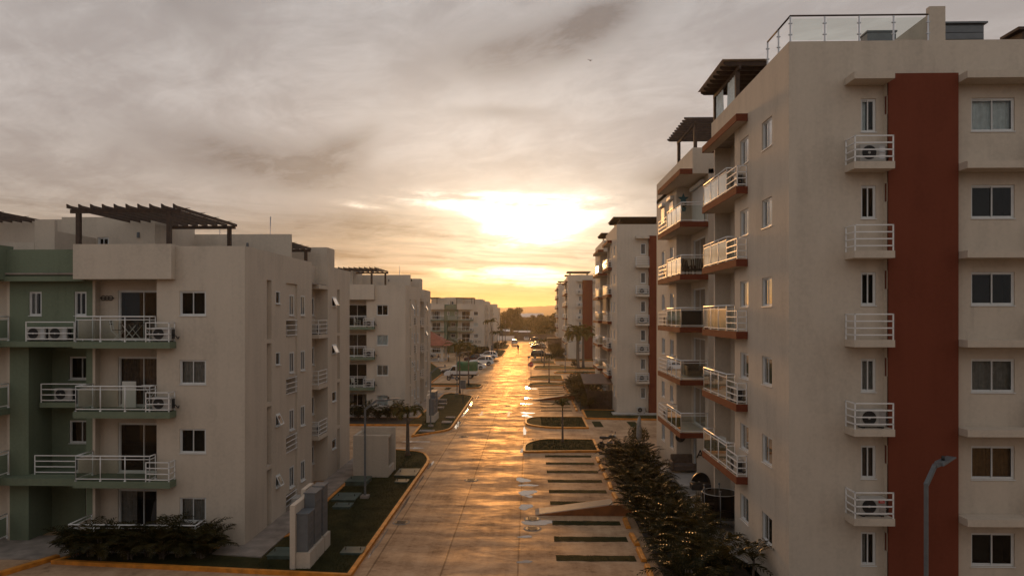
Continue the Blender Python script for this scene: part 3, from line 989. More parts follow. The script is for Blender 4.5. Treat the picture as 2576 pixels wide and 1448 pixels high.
    ph.panel((-6.2, 8.5, 0), (-1, 0, 0), 4.6, H4, H4 + 2.98)
    ph.build('roof_room', MB_BEIGE, B)
    for bxs in (((-6.199, 8.5, H4, -.95, 8.7, H4 + 2.6),), ((-7.5, 15.4, H4, -.95, 15.6, H4 + 2.55), (-1.1, 15.601, H4, -.95, 17.1, H4 + 2.55)),
                ((-10.0, 1.4, H4, -9.1, 1.6, H4 + 2.45), (-9.25, 1.601, H4, -9.1, 4.398, H4 + 1.95)), ((-14.5, 1.4, H4, -10.01, 1.6, H4 + 1.45),), ((-14.5, 4.6, H4, -10.81, 4.8, H4 + 2.9),)):
        q_ = MB()
        for b_ in bxs: q_.box(*b_)
        q_.build('roof_wall', MB_BEIGE, B)
    win(B, -8.745, 4.4, H4 + 1.09, 0, .55, .91, 'slide', '')
    for x, y, z in ((-7.0, 4.32, H4 + 2.1), (-3.3, 8.42, H4 + 2.0)):
        m = MB(); m.box(x - .06, y - .0, z - .13, x + .06, y + .079, z + .13); m.build('wall_lamp', M_LAMP, B, .02)
    m = MB(); m.tube([(-2.2, 8.9, H4), (-2.2, 8.9, H4 + 3.6)], .03, 6); m.build('antenna_mast', M_STEEL, B)
    m = MB(); m.tube([(-5.0, 8.9, H4 + 1.5), (-5.0, 8.9, H4 + 2.9)], .025, 6); m.build('vent_pipe', M_STEEL, B)
    # --- balconies on the front
    for s in (1, -1):
        fx = (lambda x: x) if s == 1 else mir
        for k in (1, 2, 3):
            z = FL * k
            b = MB(); xa, xb = sorted((fx(-7.0), fx(-2.92)))
            b.box(xa, -.55, z - .27, xb, -.001, z)
            xa, xb = sorted((fx(-7.0), fx(-3.78))); b.box(xa, .0, z - .27, xb, .69, z)
            xa, xb = sorted((fx(-6.81), fx(-3.78))); b.box(xa, .695, z - .27, xb, 1.04, z)
            bo = b.build('balcony', MB_GREEN, B)
            rm, gm = MB(), MB()
            glass_rail(rm, gm, [(fx(-6.92), .66), (fx(-6.92), -.48), (fx(-3.8), -.48), (fx(-3.8), -.03)], z)
            bar_rail(rm, [(fx(-3.95), -.50), (fx(-2.98), -.50), (fx(-2.98), -.02)], z, (.08, .32, .56, .80))
            rm.build('railing', M_WHITE, bo); gm.build('glass_panel', M_RAILGLASS, bo)
        b = MB(); xa, xb = sorted((fx(-7.0), fx(-1.6)))
        b.box(xa, -1.0, 0.01, xb, -.002, .18)
        bo = b.build('balcony', M_DECK, B); rm, gm = MB(), MB()
        glass_rail(rm, gm, [(fx(-6.92), .6), (fx(-6.92), -.94), (fx(-1.66), -.94), (fx(-1.66), -.05)], .18)
        rm.build('railing', M_WHITE, bo); gm.build('glass_panel', M_RAILGLASS, bo)
    # rails of the core
    for pts, z in (([(xl + 1.15, .12), (xr - .42, .12), (xr - .42, .68)], z4), ([(ra + .25, 1.14), (rb - .02, 1.14)], 2 * FL + .17), ([(ra + .25, .74), (rb - .02, .74)], FL)):
        rm = MB(); bar_rail(rm, pts, z); rm.build('railing', M_WHITE, B)
    # ledges on the street side
    for k in range(5):
        z = FL * k if k < 4 else H4 - .05
        if k:
            m = MB(); m.box(-.755, 10.5, z - .22, -.01, 12.255, z); lo = m.build('ledge', MB_BEIGE, B)
            if k < 4:
                rm = MB(); bar_rail(rm, [(-.72, 10.54), (-.05, 10.54), (-.05, 12.22)], z, (.1, .34, .58, .82)); rm.build('railing', M_WHITE, lo)
        if k < 4:
            rm = MB()
            for h in (.08, .33, .58, .83): rm.bar((-.02, 5.07, z + h + .03), (-.02, 6.74, z + h + .03), .035)
            rm.bar((-.02, 6.6, z + .05), (-.02, 6.6, z + .9), .035)
            rm.build('railing', M_WHITE, B)
    return B


LA = left_block('nearest cream four-storey block with green stair tower, left of the street', (-12.0, 29.5, 0), ['gf', '', 'gf', '', 1, 1, 2, 2], MB_GREEN)
LBc = ['wf', 'gf', 'wf', '', 0, 1, 2, 3]
LB = left_block('second cream four-storey block on the left, behind the nearest one', (-12.0, 67.9, 0), LBc)
LC = copy_tree(LB, (-11.75, 183, 0), label='third cream four-storey block on the left, marked B20, behind the tiled gazebo')
LD = copy_tree(LB, (-11.95, 213, 0), label='cream block just behind the one marked B20, itself marked B24')
LE = copy_tree(LB, (-12.0, 267, 0), label='farthest cream block at the end of the left row')


def sign_text(parent, body, size, loc, rz):
    me = text_mesh(body, size); me.materials.append(M_BLACK)
    o = link('lettering', me, parent); o.location = loc; o.rotation_euler = (pi / 2, 0, rz)
    return o


sign_text(LC, 'B20', .95, (-1.7, -.02, 2.95), 0)
sign_text(LD, 'B24', .95, (-1.6, -.02, 6.9), 0)

# pergolas on the left roofs
for i, (bx, by, who) in enumerate(((-12.0, 29.5, 'nearest left'), (-12.0, 67.9, 'second left'), (-11.75, 183, 'third left'))):
    pergola('dark timber pergola on the front right corner of the %s roof' % who, bx - 7.5, by - .1, bx - 2.85, by + 6.0, 11.62, 14.3)
    pergola('low timber pergola at the left side of the %s roof, cut by another roof' % who if i else 'dark timber pergola at the left frame edge, on the nearest left roof',
            bx - 16.4, by + (-.1 if i else -.6), bx - 11.9, by + 6.0, 11.62, 14.35)
    pergola('timber rafters of a small pergola at the back of the %s roof' % who, bx - 5.5, by + 9.8, bx - 1.85, by + 15.0, 11.62, 13.95)

# condensers of the left blocks
gl = 'air conditioners on the left blocks'
for bi, (bx, by, who) in enumerate(((-12.0, 29.5, 'nearest left block'), (-12.0, 67.9, 'second left block'), (-11.75, 183, 'block B20'))):
    for k in (3, 2, 1):
        fl = {3: 'top floor', 2: 'third floor', 1: 'second floor'}[k]; z = FL * k
        if not (bi == 0 and k == 1):
            ac((bx - 3.35, by - .25, z), 0, 'white air conditioner at the right end of the %s balcony, %s' % (fl, who), gl)
        if not (bi == 0 and k == 2):
            ac((bx - .42, by + 11.3, z), pi / 2 if bi else pi / 2, 'air conditioner on the %s side ledge facing the street, %s' % (fl, who), gl)
        if not (bi == 0 and k == 1):
            ac((bx - .45, by + 5.75, z + .03), pi / 2, 'air conditioner in the %s side alcove behind white bars, %s' % (fl, who), gl)
    if bi == 0:
        ac((bx - 9.15, by + .42, 3 * FL), 0, 'left of two air conditioners on the green top floor ledge, nearest left block', gl)
        ac((bx - 8.2, by + .42, 3 * FL), 0, 'right of two air conditioners on the green top floor ledge, nearest left block', gl)
        ac((bx - 8.75, by + 1.6, 2 * FL + .17), 0, 'air conditioner in the dark green stair recess on the third floor', gl)
        ac((bx - 7.5, by + 1.7, FL), 0, 'air conditioner at the right of the green recess on the second floor', gl)
        ac((bx + .35, by + 5.6, .16), pi / 2, 'air conditioner standing on the path beside the nearest left block', gl)
    if bi == 1:
        ac((bx + .35, by + 5.2, .16), pi / 2, 'air conditioner on the path beside the second left block', gl)

# ------------------------------------------------------------------ six-storey block (right side of the street)
FR, F0 = 2.84, .64


def right_block(label, loc, covers):
    """root at the front corner by the street; the block runs to +x and +y"""
    B = thing('apartment_building', label, 'apartment building', loc, 0, 'six-storey blocks on the right')
    wl = MB(); HR = F0 + 6 * FR                       # 17.68
    fz = [F0 + FR * k for k in range(6)]
    # front
    wl.panel((0, 0, 0), (1, 0, 0), 3.06, 0, HR, [(2.34, z + .97, 2.83, z + 2.06) for z in fz])
    for k, z in enumerate(fz): win(B, 2.585, 0, z + .97, 0, .49, 1.09, 'slide', covers[0][k])
    wl.panel((3.06, 0, 0), (0, -1, 0), .26, 0, HR - .1, [(.05, z + 1.5, .22, z + 2.1) for z in fz], .03)
    wl.panel((5.3, 0, 0), (1, 0, 0), 10.7, 0, HR, [(.6, z + .97, 2.0, z + 2.06) for z in fz])
    for k, z in enumerate(fz): win(B, 6.6, 0, z + .97, 0, 1.4, 1.09, 'slide', covers[1][k])
    # street side, first wing
    hs = []
    for z in fz: hs += [(6.18 - 5.40, z + .97, 6.18 - 4.31, z + 2.0), (6.18 - 2.72, z + .97, 6.18 - 1.63, z + 2.0)]
    wl.panel((0, 6.18, 0), (0, -1, 0), 6.18, 0, HR, hs)
    for k, z in enumerate(fz):
        win(B, 0, 2.175, z + .97, -pi / 2, 1.09, 1.03, 'slide', 'gf' if k % 3 == 1 else '')
        win(B, 0, 4.855, z + .97, -pi / 2, 1.09, 1.03, 'slide', 'wf' if k % 3 == 0 else '')
    wl.panel((.87, 6.18, 0), (-1, 0, 0), .87, 0, HR)
    wl.panel((.87, 9.9, 0), (0, -1, 0), 3.72, 0, HR, [(.6, z + .02, 2.9, z + 2.2) for z in fz])
    for k, z in enumerate(fz): win(B, .87, 9.9 - 1.75, z + .02, -pi / 2, 2.3, 2.18, 'door', 'gs' if k % 2 else '')
    wl.panel((0.15, 9.9, 0), (1, 0, 0), .72, 0, HR); wl.panel((3.5, 10.1, 0), (-1, 0, 0), 3.35, 0, HR); wl.panel((0.15, 10.1, 0), (0, -1, 0), .2, 0, HR)
    # stair core between the wings
    wl.panel((3.5, 14.8, 0), (0, -1, 0), 4.7, 0, HR)
    wl.panel((.45, 14.8, 0), (1, 0, 0), .63, 0, fz[1] - .28)
    # second wing
    X2 = .23
    wl.panel((1.35, 14.8, 0), (1, 0, 0), 2.15, 0, HR); wl.panel((1.08, 14.8, 0), (1, 0, 0), .27, 0, HR)
    wl.panel((1.1, 19.0, 0), (0, -1, 0), 4.19, 0, HR, [(.5, z + .02, 3.4, z + 2.2) for z in fz])
    for k, z in enumerate(fz): win(B, 1.1, 19.0 - 1.95, z + .02, -pi / 2, 2.9, 2.18, 'door', 'gs' if k % 2 == 0 else '')
    wl.panel((X2, 19.0, 0), (1, 0, 0), .87, 0, HR)
    h2 = []
    L2 = 25.6
    for z in fz: h2 += [(L2 - 23.7, z + .97, L2 - 22.6, z + 2.0), (L2 - 20.95, z + .97, L2 - 19.85, z + 2.0)]
    wl.panel((X2, L2, 0), (0, -1, 0), L2 - 19.0, 0, HR, h2)
    for k, z in enumerate(fz):
        win(B, X2, 20.4, z + .97, -pi / 2, 1.1, 1.03, 'slide', 'wf' if k == 4 else ''); win(B, X2, 23.15, z + .97, -pi / 2, 1.1, 1.03, 'slide', 'wf' if k == 4 else '')
    wl.panel((16, L2, 0), (-1, 0, 0), 16 - X2, 0, HR); wl.panel((16, 0, 0), (0, 1, 0), L2, 0, HR)
    wl.build('wall', MB_BEIGE, B)
    m = MB(); m.box(.2, .2, HR - .05, 15.9, 9.9, HR + .03); m.box(3.3, 9.9, HR - .05, 15.9, 14.9, HR + .03); m.box(.45, 14.95, HR - .05, 15.9, 25.5, HR + .03)
    m.build('roof', M_PATH, B)
    pa = MB(); PT = HR + 1.12
    pa.box(0, 0, HR, 16, .15, PT); pa.box(0, .15, HR, .15, 9.95, PT); pa.box(.15, 9.95, HR, 3.5, 10.1, PT)
    pa.box(X2, 14.8, HR - .25, 3.5, 14.95, PT + .02); pa.box(X2, 14.95, HR - .25, X2 + .15, 25.6, PT + .02); pa.box(X2 + .15, 25.45, HR, 16, 25.6, PT)
    pa.box(3.5, 10.1, HR, 3.65, 14.8, PT)
    pa.build('parapet', MB_BEIGE, B)
    m = MB(); m.box(3.10, -.26, 0, 5.34, -.002, HR - .04); m.build('column', MB_RED, B)
    # ledges on the front
    for k in range(1, 7):
        z = fz[k] - .14 if k < 6 else HR - .12
        for x0, x1, xr in ((1.8, 3.08, 1.84), (5.35, 14, 7.65)):
            m = MB(); m.box(x0, -.72, z - .23, x1, -.002, z); lo = m.build('ledge', MB_BEIGE, B)
            if k < 6:
                rm = MB(); bar_rail(rm, [(xr, -.03), (xr, -.68), (3.04 if x0 < 3 else 9.2, -.68)], z, (.16, .38, .60, .82)); rm.build('railing', M_WHITE, lo)
    # balconies facing the street
    for k in range(1, 7):
        z = fz[k] if k < 6 else HR
        b = MB(); b.box(-.42, 4.42, z - .26, -.002, 9.88, z)
        if k < 6: b.box(0, 6.2, z - .26, .86, 9.88, z)
        bo = b.build('balcony' if k < 6 else 'canopy', MB_BEIGE, B)
        f = MB(); f.box(-.45, 4.40, z - .28, -.421, 9.89, z + .01); f.box(-.42, 4.39, z - .28, -.003, 4.419, z + .01); f.box(-.42, 9.881, z - .28, .1, 9.898, z + .01)
        f.build('fascia', MB_RED, bo)
        if k < 6:
            rm, g = MB(), MB()
            glass_rail(rm, g, [(-.38, 9.84), (-.38, 6.0), (-.04, 6.0)], z); glass_rail(rm, g, [(-.38, 9.84), (.1, 9.84)], z)
            bar_rail(rm, [(-.39, 5.96), (-.39, 4.47), (-.03, 4.47)], z, (.10, .34, .58, .82))
            rm.build('railing', M_WHITE, bo); g.build('glass_panel', M_RAILGLASS, bo)
        b = MB(); b.box(-.42, 14.82, z - .26, X2 - .002, 21.4, z)
        if k < 6: b.box(X2, 14.82, z - .26, 1.07, 18.98, z)
        else: b.box(X2, 14.96, z - .26, 1.07, 18.98, z - .01)
        bo = b.build('balcony' if k < 6 else 'canopy', MB_BEIGE, B)
        f = MB(); f.box(-.45, 14.80, z - .28, -.421, 21.42, z + .01)
        f.box(-.42, 14.79, z - .28, (1.07 if k < 6 else X2 - .01), 14.819, z + .01); f.box(-.42, 21.401, z - .28, X2 - .003, 21.42, z + .01)
        f.build('fascia', MB_RED, bo)
        if k < 6:
            rm, g = MB(), MB()
            glass_rail(rm, g, [(1.05, 14.86), (-.38, 14.86), (-.38, 18.7)], z); glass_rail(rm, g, [(-.38, 18.7), (X2 - .03, 18.7)], z)
            bar_rail(rm, [(-.39, 18.75), (-.39, 21.35), (X2 - .03, 21.35)], z, (.10, .34, .58, .82))
            rm.build('railing', M_WHITE, bo); g.build('glass_panel', M_RAILGLASS, bo)
    m = MB(); m.box(-.3, 6.2, .0, .86, 9.88, .23); m.build('ground_terrace', M_DECK, B)
    m = MB(); m.box(-.38, 14.9, .2, 1.08, 18.98, F0); m.build('ground_terrace', M_DECK, B)
    return B


RA = right_block('nearest cream six-storey block with red column, filling the right side', (8.52, 23.5, 0),
                 [['gl', 'bf', 'gf', '', '', 'wl'], ['', 'of', 'gf', '', '', 'wf']])
RBc = [['gf', 'gf', '', '', '', ''], ['', 'gf', '', 'wf', '', '']]
RB = right_block('second cream six-storey block on the right, with the fenced timber shed', (8.6, 70.2, 0), RBc)
RCc = copy_tree(RB, (8.6, 158.2, 0), label='third cream six-storey block on the right, behind the tall palms')
RD = copy_tree(RB, (8.3, 203, 0), label='farthest cream block at the end of the right row')
# roller shutters on the top floor of the far wing, a bamboo blind on the second block
for y0, y1, x, z0, z1 in ((19.85, 20.95, .23, .95, 2.02), (22.6, 23.7, .23, .95, 2.02), (15.7, 18.5, 1.1, .02, 2.2)):
    zz = F0 + 5 * FR
    m = MB(); n_ = int((z1 - z0) / .06)
    for i in range(n_): m.box(x - .035 - .008 * (i % 2), y0, zz + z0 + i * .06, x - .012, y1, zz + z0 + i * .06 + .058)
    sh = m.build('roller_shutter', M_FRAME, RA)
    m = MB(); m.box(x - .22, y0 - .05, zz + z1 + .02, x - .003, y1 + .05, zz + z1 + .24); m.build('shutter_box', M_FRAME, sh, .03)
m = MB()
for i in range(34): m.box(-.40, 6.1, F0 + 4 * FR - .35 - i * .055, -.385, 9.7, F0 + 4 * FR - .305 - i * .055)
m.build('bamboo_blind', M_WICKER, RB)
RZ = copy_tree(RB, (8.6, -23.2, 0), label='cream six-storey block next in the right row, added unseen behind the viewpoint for its shade')  # out-of-view copies continuing both rows, added to darken the near facades' lower floors
LZ = copy_tree(LB, (-12.0, -8.9, 0), label='cream four-storey block next in the left row, added unseen behind the viewpoint for its shade')
sign_text(RA, 'A5', .62, (.78, 14.74, 2.35), 0)

# condensers of the right blocks
gr_ = 'air conditioners on the right blocks'
for bi, (bx, by, who) in enumerate(((8.52, 23.5, 'nearest right block'), (8.6, 70.2, 'second right block'), (8.6, 158.2, 'third right block'))):
    for k in range(1, 6):
        z = F0 + FR * k; fl = {5: 'top floor'}.get(k, ORD[k] + ' floor')
        if (bi == 0 and k in (1, 2, 5)) or (bi == 1 and k in (1, 2, 3, 4)) or bi == 2:
            o = ac((bx + 2.5, by - .34, z - .14), 0, 'air conditioner on the %s ledge left of the red column, %s' % (fl, who), gr_)
            if bi == 0 and k == 1:
                t = MB(); t.box(.17, -.162, .44, .36, -.150, .54); pn = t.build('badge', M_SIGNRED, o)
                me = text_mesh('TCL', .07, .002); me.materials.append(M_SIGNWHITE)
                tx = link('lettering', me, pn); tx.location = (.265, -.166, .49); tx.rotation_euler = (pi / 2, 0, 0)
        if bi == 0 and k in (2, 5):
            ac((bx + 8.3, by - .34, z - .14), 0, 'air conditioner on the %s ledge at the right frame edge' % fl, gr_)
        if (bi == 0 and k in (1, 2, 5)) or bi == 1 and k != 3:
            ac((bx - .2, by + 5.2, z), -pi / 2, 'air conditioner behind bars on the %s street-side balcony, %s' % (fl, who), gr_)
        if bi < 2 and k in (1, 3, 4):
            ac((bx - .12, by + 20.1, z), -pi / 2, 'air conditioner on the %s balcony of the far wing, %s' % (fl, who), gr_)
ac((8.6 + 2.3, 69.7, .22), 0, 'air conditioner standing on the ground at the foot of the second right block', gr_)

# pergolas and roof things on the right
pg = pergola('dark timber pergola with hanging white curtains on the nearest right roof', 8.35, 29.4, 12.4, 33.4, 17.72, 20.1, 'x', 8, sheet=M_SHEET,
             posts=((.3, .35), (.3, 3.8), (3.7, .35), (3.7, 3.8)))
for y0, y1 in ((.5, 1.7), (2.5, 3.6)):
    c = MB(); n = 14
    vs = []
    for i in range(n + 1):
        y = y0 + (y1 - y0) * i / n
        vs += [(.3 + .05 * sin(i * 1.7), y * .93 + .15, .9), (.3 + .02 * sin(i * 1.7), y, 2.2)]
    c.add(vs, [(2 * i, 2 * i + 2, 2 * i + 3, 2 * i + 1) for i in range(n)], True)
    c.build('curtain', M_CURT_W, pg)
pergola('dark timber pergola on the far wing of the nearest right block', 8.7, 38.5, 12.0, 43.3, 17.72, 20.35, 'x', 10)
for bx, by, who in ((8.6, 70.2, 'second right block'), (8.6, 158.2, 'third right block'), (8.3, 203, 'farthest right block')):
    pergola('brown sheet-covered pergola over the front of the roof, %s' % who, bx + .2, by + 1.0, bx + 4.8, by + 6.0, 17.72, 19.45, 'x', 8, sheet=M_BROWNSHEET)
    pergola('brown sheet-covered pergola over the far wing, %s' % who, bx + .4, by + 15.2, bx + 4.0, by + 20, 17.72, 19.5, 'x', 8, sheet=M_BROWNSHEET)
# roof-top glass railing of the nearest right block
rl = thing('roof_railing', 'glass railing with dark handrail along the roof corner of the nearest right block', 'railing', (8.52, 23.5, 18.80))
rm, g, hm = MB(), MB(), MB()
for a, b, n in (((.07, .07), (4.55, .07), 4), ((.07, .07), (.07, 2.3), 2)):
    a, b = Vector(a), Vector(b)
    for k_ in range(n + 1):
        if k_ == 0 and n == 2: continue
        p = a.lerp(b, k_ / n); rm = MB(); rm.bar((*p, 0), (*p, .84), .045)
        for zz in (.25, .62): rm.box(p.x - .06, p.y - .03, zz - .015, p.x + .06, p.y + .03, zz + .015)
        rm.build('post', M_STEEL, rl)
    for k_ in range(n):
        p, q = a.lerp(b, (k_ + .05) / n), a.lerp(b, (k_ + .95) / n); g.quad((*p, .06), (*q, .06), (*q, .78), (*p, .78))
    hm.tube([(*a, .87), (*b, .87)], .03, 8)
g.build('glass_panel', M_RAILGLASS, rl); hm.build('handrail', M_DARKWOOD, rl)
m = MB(); m.box(13.1, 23.55, 18.8, 13.62, 23.75, 19.93); m.box(13.42, 23.75, 18.8, 13.62, 27.5, 19.93); m.box(11.6, 27.5, 18.0, 13.62, 27.7, 19.5)
tag(m.build('roof_wall', MB_BEIGE), 'cream upstand wall ending the glass railing on the nearest right roof', 'wall')
t = thing('roof_unit', 'dark ventilation unit behind the glass railing on the nearest right roof', 'roof unit', (13.6, 28.0, 17.72), 0, 'dark units on the nearest right roof')
m = MB(); m.box(-.55, -.3, 0, .55, .3, 3.02); m.build('casing', M_GREY, t, .02)
m = MB(); m.box(-.58, -.33, 3.021, .58, .33, 3.08); m.build('lid', M_GREY, t)
t = thing('roof_unit', 'grey louvred unit right of the upstand wall on the nearest right roof', 'roof unit', (15.0, 25.6, 17.72), 0, 'dark units on the nearest right roof')
m = MB(); m.box(-.97, -.3, 0, .97, .3, 2.32); m.build('casing', M_GREY, t, .02)
m = MB()
for i in range(9): m.box(-.92, -.34, .1 + i * .24, .92, -.301, .32 + i * .24)
m.build('louvre', M_LAMP, t)
m = MB(); m.box(-1.05, -.4, 2.321, 1.05, .35, 2.38); m.build('lid', M_GREY, t)
t = thing('roof_unit', 'dark brown tiled hood at the top right corner of the picture', 'roof unit', (18.4, 26.0, 17.72), 0, 'dark units on the nearest right roof')
m = MB(); m.box(-.9, -.4, 0, 1.2, .4, 2.2); m.build('casing', M_DARKWOOD, t)
m = MB(); m.prism([(-1.1, -.5), (1.3, -.5), (1.3, .5), (-1.1, .5)], 2.201, 2.3); m.build('lid', M_DARKWOOD, t)

# ------------------------------------------------------------------ vegetation
def frond(m, base, azm, tilt, L, n=20, leaf=.42, droop=1.1, wid=.035, fold=.5, rr=R):
    """one feather leaf: base point, azimuth, starting tilt from the vertical, length"""
    p = Vector(base); pts = []; dirs = []
    seg = L / n
    for i in range(n + 1):
        t = i / n
        a = tilt + droop * t ** 1.5
        d = Vector((sin(a) * cos(azm), sin(a) * sin(azm), cos(a)))
        pts.append(p.copy()); dirs.append(d); p = p + d * seg
    m.cur = 0
    m.tube(pts[::3] + [pts[-1]], [.014 * (1 - .8 * k / (len(pts[::3]))) for k in range(len(pts[::3]) + 1)], 4, cap=False)
    side0 = Vector((-sin(azm), cos(azm), 0))
    for i in range(int(n * .18), n + 1):
        t = i / n
        prof = sin(pi * min(1, (t - .1) / .9 * .93 + .07)) ** .6
        ll = leaf * max(.25, prof) * rr.uniform(.85, 1.1)
        d = dirs[i]; upv = d.cross(side0).normalized()
        if upv.z < 0: upv = -upv
        for s in (-1, 1):
            dv = (side0 * s * .82 + d * .55 + upv * fold * rr.uniform(.4, 1.2)).normalized()
            tip = pts[i] + dv * ll; tip.z -= ll * rr.uniform(.12, .38)
            mid = pts[i] + dv * ll * .5
            wv = d * wid * .5
            m.add([pts[i] - wv * .6, pts[i] + wv * .6, mid + wv, tip, mid - wv], [(0, 1, 2, 3, 4)])


def areca(seed, h=2.2, n=15):
    rr = random.Random(seed); m = MB()
    for i in range(n):
        a = rr.uniform(0, 2 * pi); q = rr.uniform(0, .28)
        frond(m, (q * cos(a), q * sin(a), rr.uniform(.1, .5) * h * .4), a + rr.uniform(-.5, .5), rr.uniform(.10, .85), h * rr.uniform(.65, 1.0), 15, .46, rr.uniform(1.0, 1.9), .075, .25, rr)
    st = MB()
    for i in range(7):
        a = rr.uniform(0, 2 * pi); q = rr.uniform(.03, .25)
        st.tube([(q * cos(a), q * sin(a), 0), (q * 1.4 * cos(a), q * 1.4 * sin(a), h * .45)], [.03, .018], 5)
    return m.mesh('foliage', M_LEAF_ARECA), st.mesh('stem', M_TRUNK)


ARE = [areca(s, 2.2, 16) for s in (1, 2, 3, 4, 5)]


def place_areca(i, x, y, z, sc, rz, label, group):
    f, s = ARE[i % len(ARE)]
    t = thing('areca_palm', label, 'palm bush', (x, y, z), rz, group); t.scale = (sc,) * 3
    link('foliage', f, t); link('stem', s, t)
    return t


def shrub_mesh(seed, rad, h, n, leaf, mat=None):
    rr = random.Random(seed); m = MB()
    cl = [(rr.uniform(-.6, .6) * rad, rr.uniform(-.6, .6) * rad, rr.uniform(.3, .8) * h, rr.uniform(.3, .55) * rad) for _ in range(9)]
    for i in range(n):
        cx, cy, cz, cr = rr.choice(cl)
        v = Vector((rr.gauss(0, 1), rr.gauss(0, 1), rr.gauss(0, .8))).normalized() * cr * rr.uniform(.6, 1.05)
        c = Vector((cx, cy, cz)) + v
        if c.z < .05: c.z = rr.uniform(.05, .3)
        a = Vector((rr.gauss(0, 1), rr.gauss(0, 1), rr.gauss(0, .7))).normalized() * leaf * rr.uniform(.6, 1.3)
        b = a.cross(Vector((rr.gauss(0, 1), rr.gauss(0, 1), rr.gauss(0, 1)))).normalized() * leaf * .4
        m.add([c - a, c + b, c + a, c - b], [(0, 1, 2, 3)])
    return m.mesh('foliage', mat or M_LEAF_SHRUB)


def stems_mesh(seed, rad, h, n=6):
    rr = random.Random(seed); m = MB()
    for i in range(n):
        a = rr.uniform(0, 2 * pi)
        m.tube([(rad * .1 * cos(a), rad * .1 * sin(a), 0), (rad * .5 * cos(a), rad * .5 * sin(a), h * rr.uniform(.5, .8))], [.04, .015], 5)
    return m.mesh('stem', M_TRUNK)


SHR = [(shrub_mesh(20 + i, 1.1, 1.7, 1500, .085), stems_mesh(i, 1.1, 1.7)) for i in range(3)]


def place_shrub(i, x, y, z, sc, label, group):
    f, s = SHR[i % 3]
    t = thing('shrub', label, 'shrub', (x, y, z), i * 1.3, group); t.scale = (sc,) * 3 if not isinstance(sc, tuple) else sc
    link('foliage', f, t); link('stem', s, t)
    return t


# the hedge of areca palms right of the parking bays
rr = random.Random(42)
hp = []
for row, (x0, n, dy0) in enumerate(((5.4, 17, 0), (6.3, 16, .6), (7.0, 14, .2))):
    for i in range(n):
        hp.append((x0 + rr.uniform(-.2, .25), 26.0 + dy0 + i * (22.6 / n) + rr.uniform(-.3, .3), row))
hp.sort(key=lambda q: q[1])
for i, (x, y, row) in enumerate(hp):
    place_areca(i, x, y, .08, rr.uniform(.62, .95) if row else rr.uniform(.6, .8), rr.uniform(0, 6.28),
                'areca palm bush in the dense hedge between the right parking bays and the nearest block', 'areca palms of the right hedge')
place_areca(1, 5.6, 24.8, .08, .85, 1.0, 'areca palm bush at the bottom edge of the picture, ending the right hedge', 'areca palms of the right hedge')
# single arching palm by the wall of the nearest right block
t = thing('young_palm', 'young arching palm standing apart by the wall of the nearest right block', 'palm', (8.0, 25.6, .1))
m = MB(); r2 = random.Random(9)
for i in range(9): frond(m, (0, 0, .9), i * .7 + r2.uniform(-.2, .2), r2.uniform(.15, .7), r2.uniform(1.1, 1.6), 20, .36, 1.7, .03, .3, r2)
m.build('crown', M_LEAF_ARECA, t)
m = MB(); m.tube([(0, 0, 0), (.03, 0, .95)], [.06, .04], 7); m.build('trunk', M_TRUNK, t)
# hedge in front of the nearest left block
for i in range(30):
    x = -18.3 + (i % 15) * .60 + rr.uniform(-.15, .15)
    if x > -12.7: continue
    place_areca(i, x, (27.95 if i < 15 else 28.35) + rr.uniform(-.2, .25), .1, rr.uniform(.62, .82), rr.uniform(0, 6.28),
                'areca palm bush in the dark hedge under the front terrace of the nearest left block', 'areca palms of the left front hedge')
for i in range(11):
    place_areca(i + 1, -22.0 + i * .98 + rr.uniform(-.2, .2), 65.0 + rr.uniform(-.5, .5), .14, rr.uniform(.75, 1.0), rr.uniform(0, 6.28),
                'areca palm bush in the hedge in front of the second left block', 'areca palms before the second left block')
# hedge along the second right block
for i in range(0, 26, 2):
    y = 73.6 + (i % 13) * 1.75 + rr.uniform(-.4, .4)
    place_areca(i, (5.75 if i < 13 else 6.9) + rr.uniform(-.2, .4), y, .08, rr.uniform(.8, 1.2), rr.uniform(0, 6.28),
                'bushy areca palm in the hedge beside the parking of the second right block', 'areca palms beside the second right block')
for i in range(16):
    place_shrub(i, 6.1 + rr.uniform(-.7, 1.6), 74.5 + i * 1.4, .08, rr.uniform(.9, 1.4), 'leafy shrub among the palms beside the second right block', 'shrubs beside the second right block')
for i in range(12):
    place_shrub(i, 6.4 + rr.uniform(-.6, 1.0), 160 + i * 3.0, .08, rr.uniform(1.0, 1.45), 'rounded shrub in the hedge behind the parked dark cars', 'shrubs behind the right parking')
for i in range(9):
    place_shrub(i + 2, -12.6 + rr.uniform(-4, 2.4), 178 + rr.uniform(-3, 1), .0, rr.uniform(.8, 1.2), 'dark shrub in front of the block marked B20', 'shrubs before block B20')
for i in range(3):
    place_shrub(i, -15.5 + i * 2.1, 162.5, 0, (1.7, 1.4, 1.5), 'broad dark bush behind the parked cars near the tiled gazebo', 'broad bushes behind the left parking')
for i in range(10):
    place_shrub(i, -9.5 + rr.uniform(-1.6, 1.8), 206 + i * 3.0, .1, rr.uniform(.5, .9), 'low shrub on the far left verge', 'shrubs on the far left verge')
place_shrub(1, 8.6, 134.8, .1, .8, 'small round shrub at the foot of the tall palms', 'shrubs at the palms')
t = place_shrub(2, 7.7, 50.0, .1, (.7, .7, 1.1), 'thin reddish shrub beside the far corner of the nearest right block', 'shrubs at the corner')


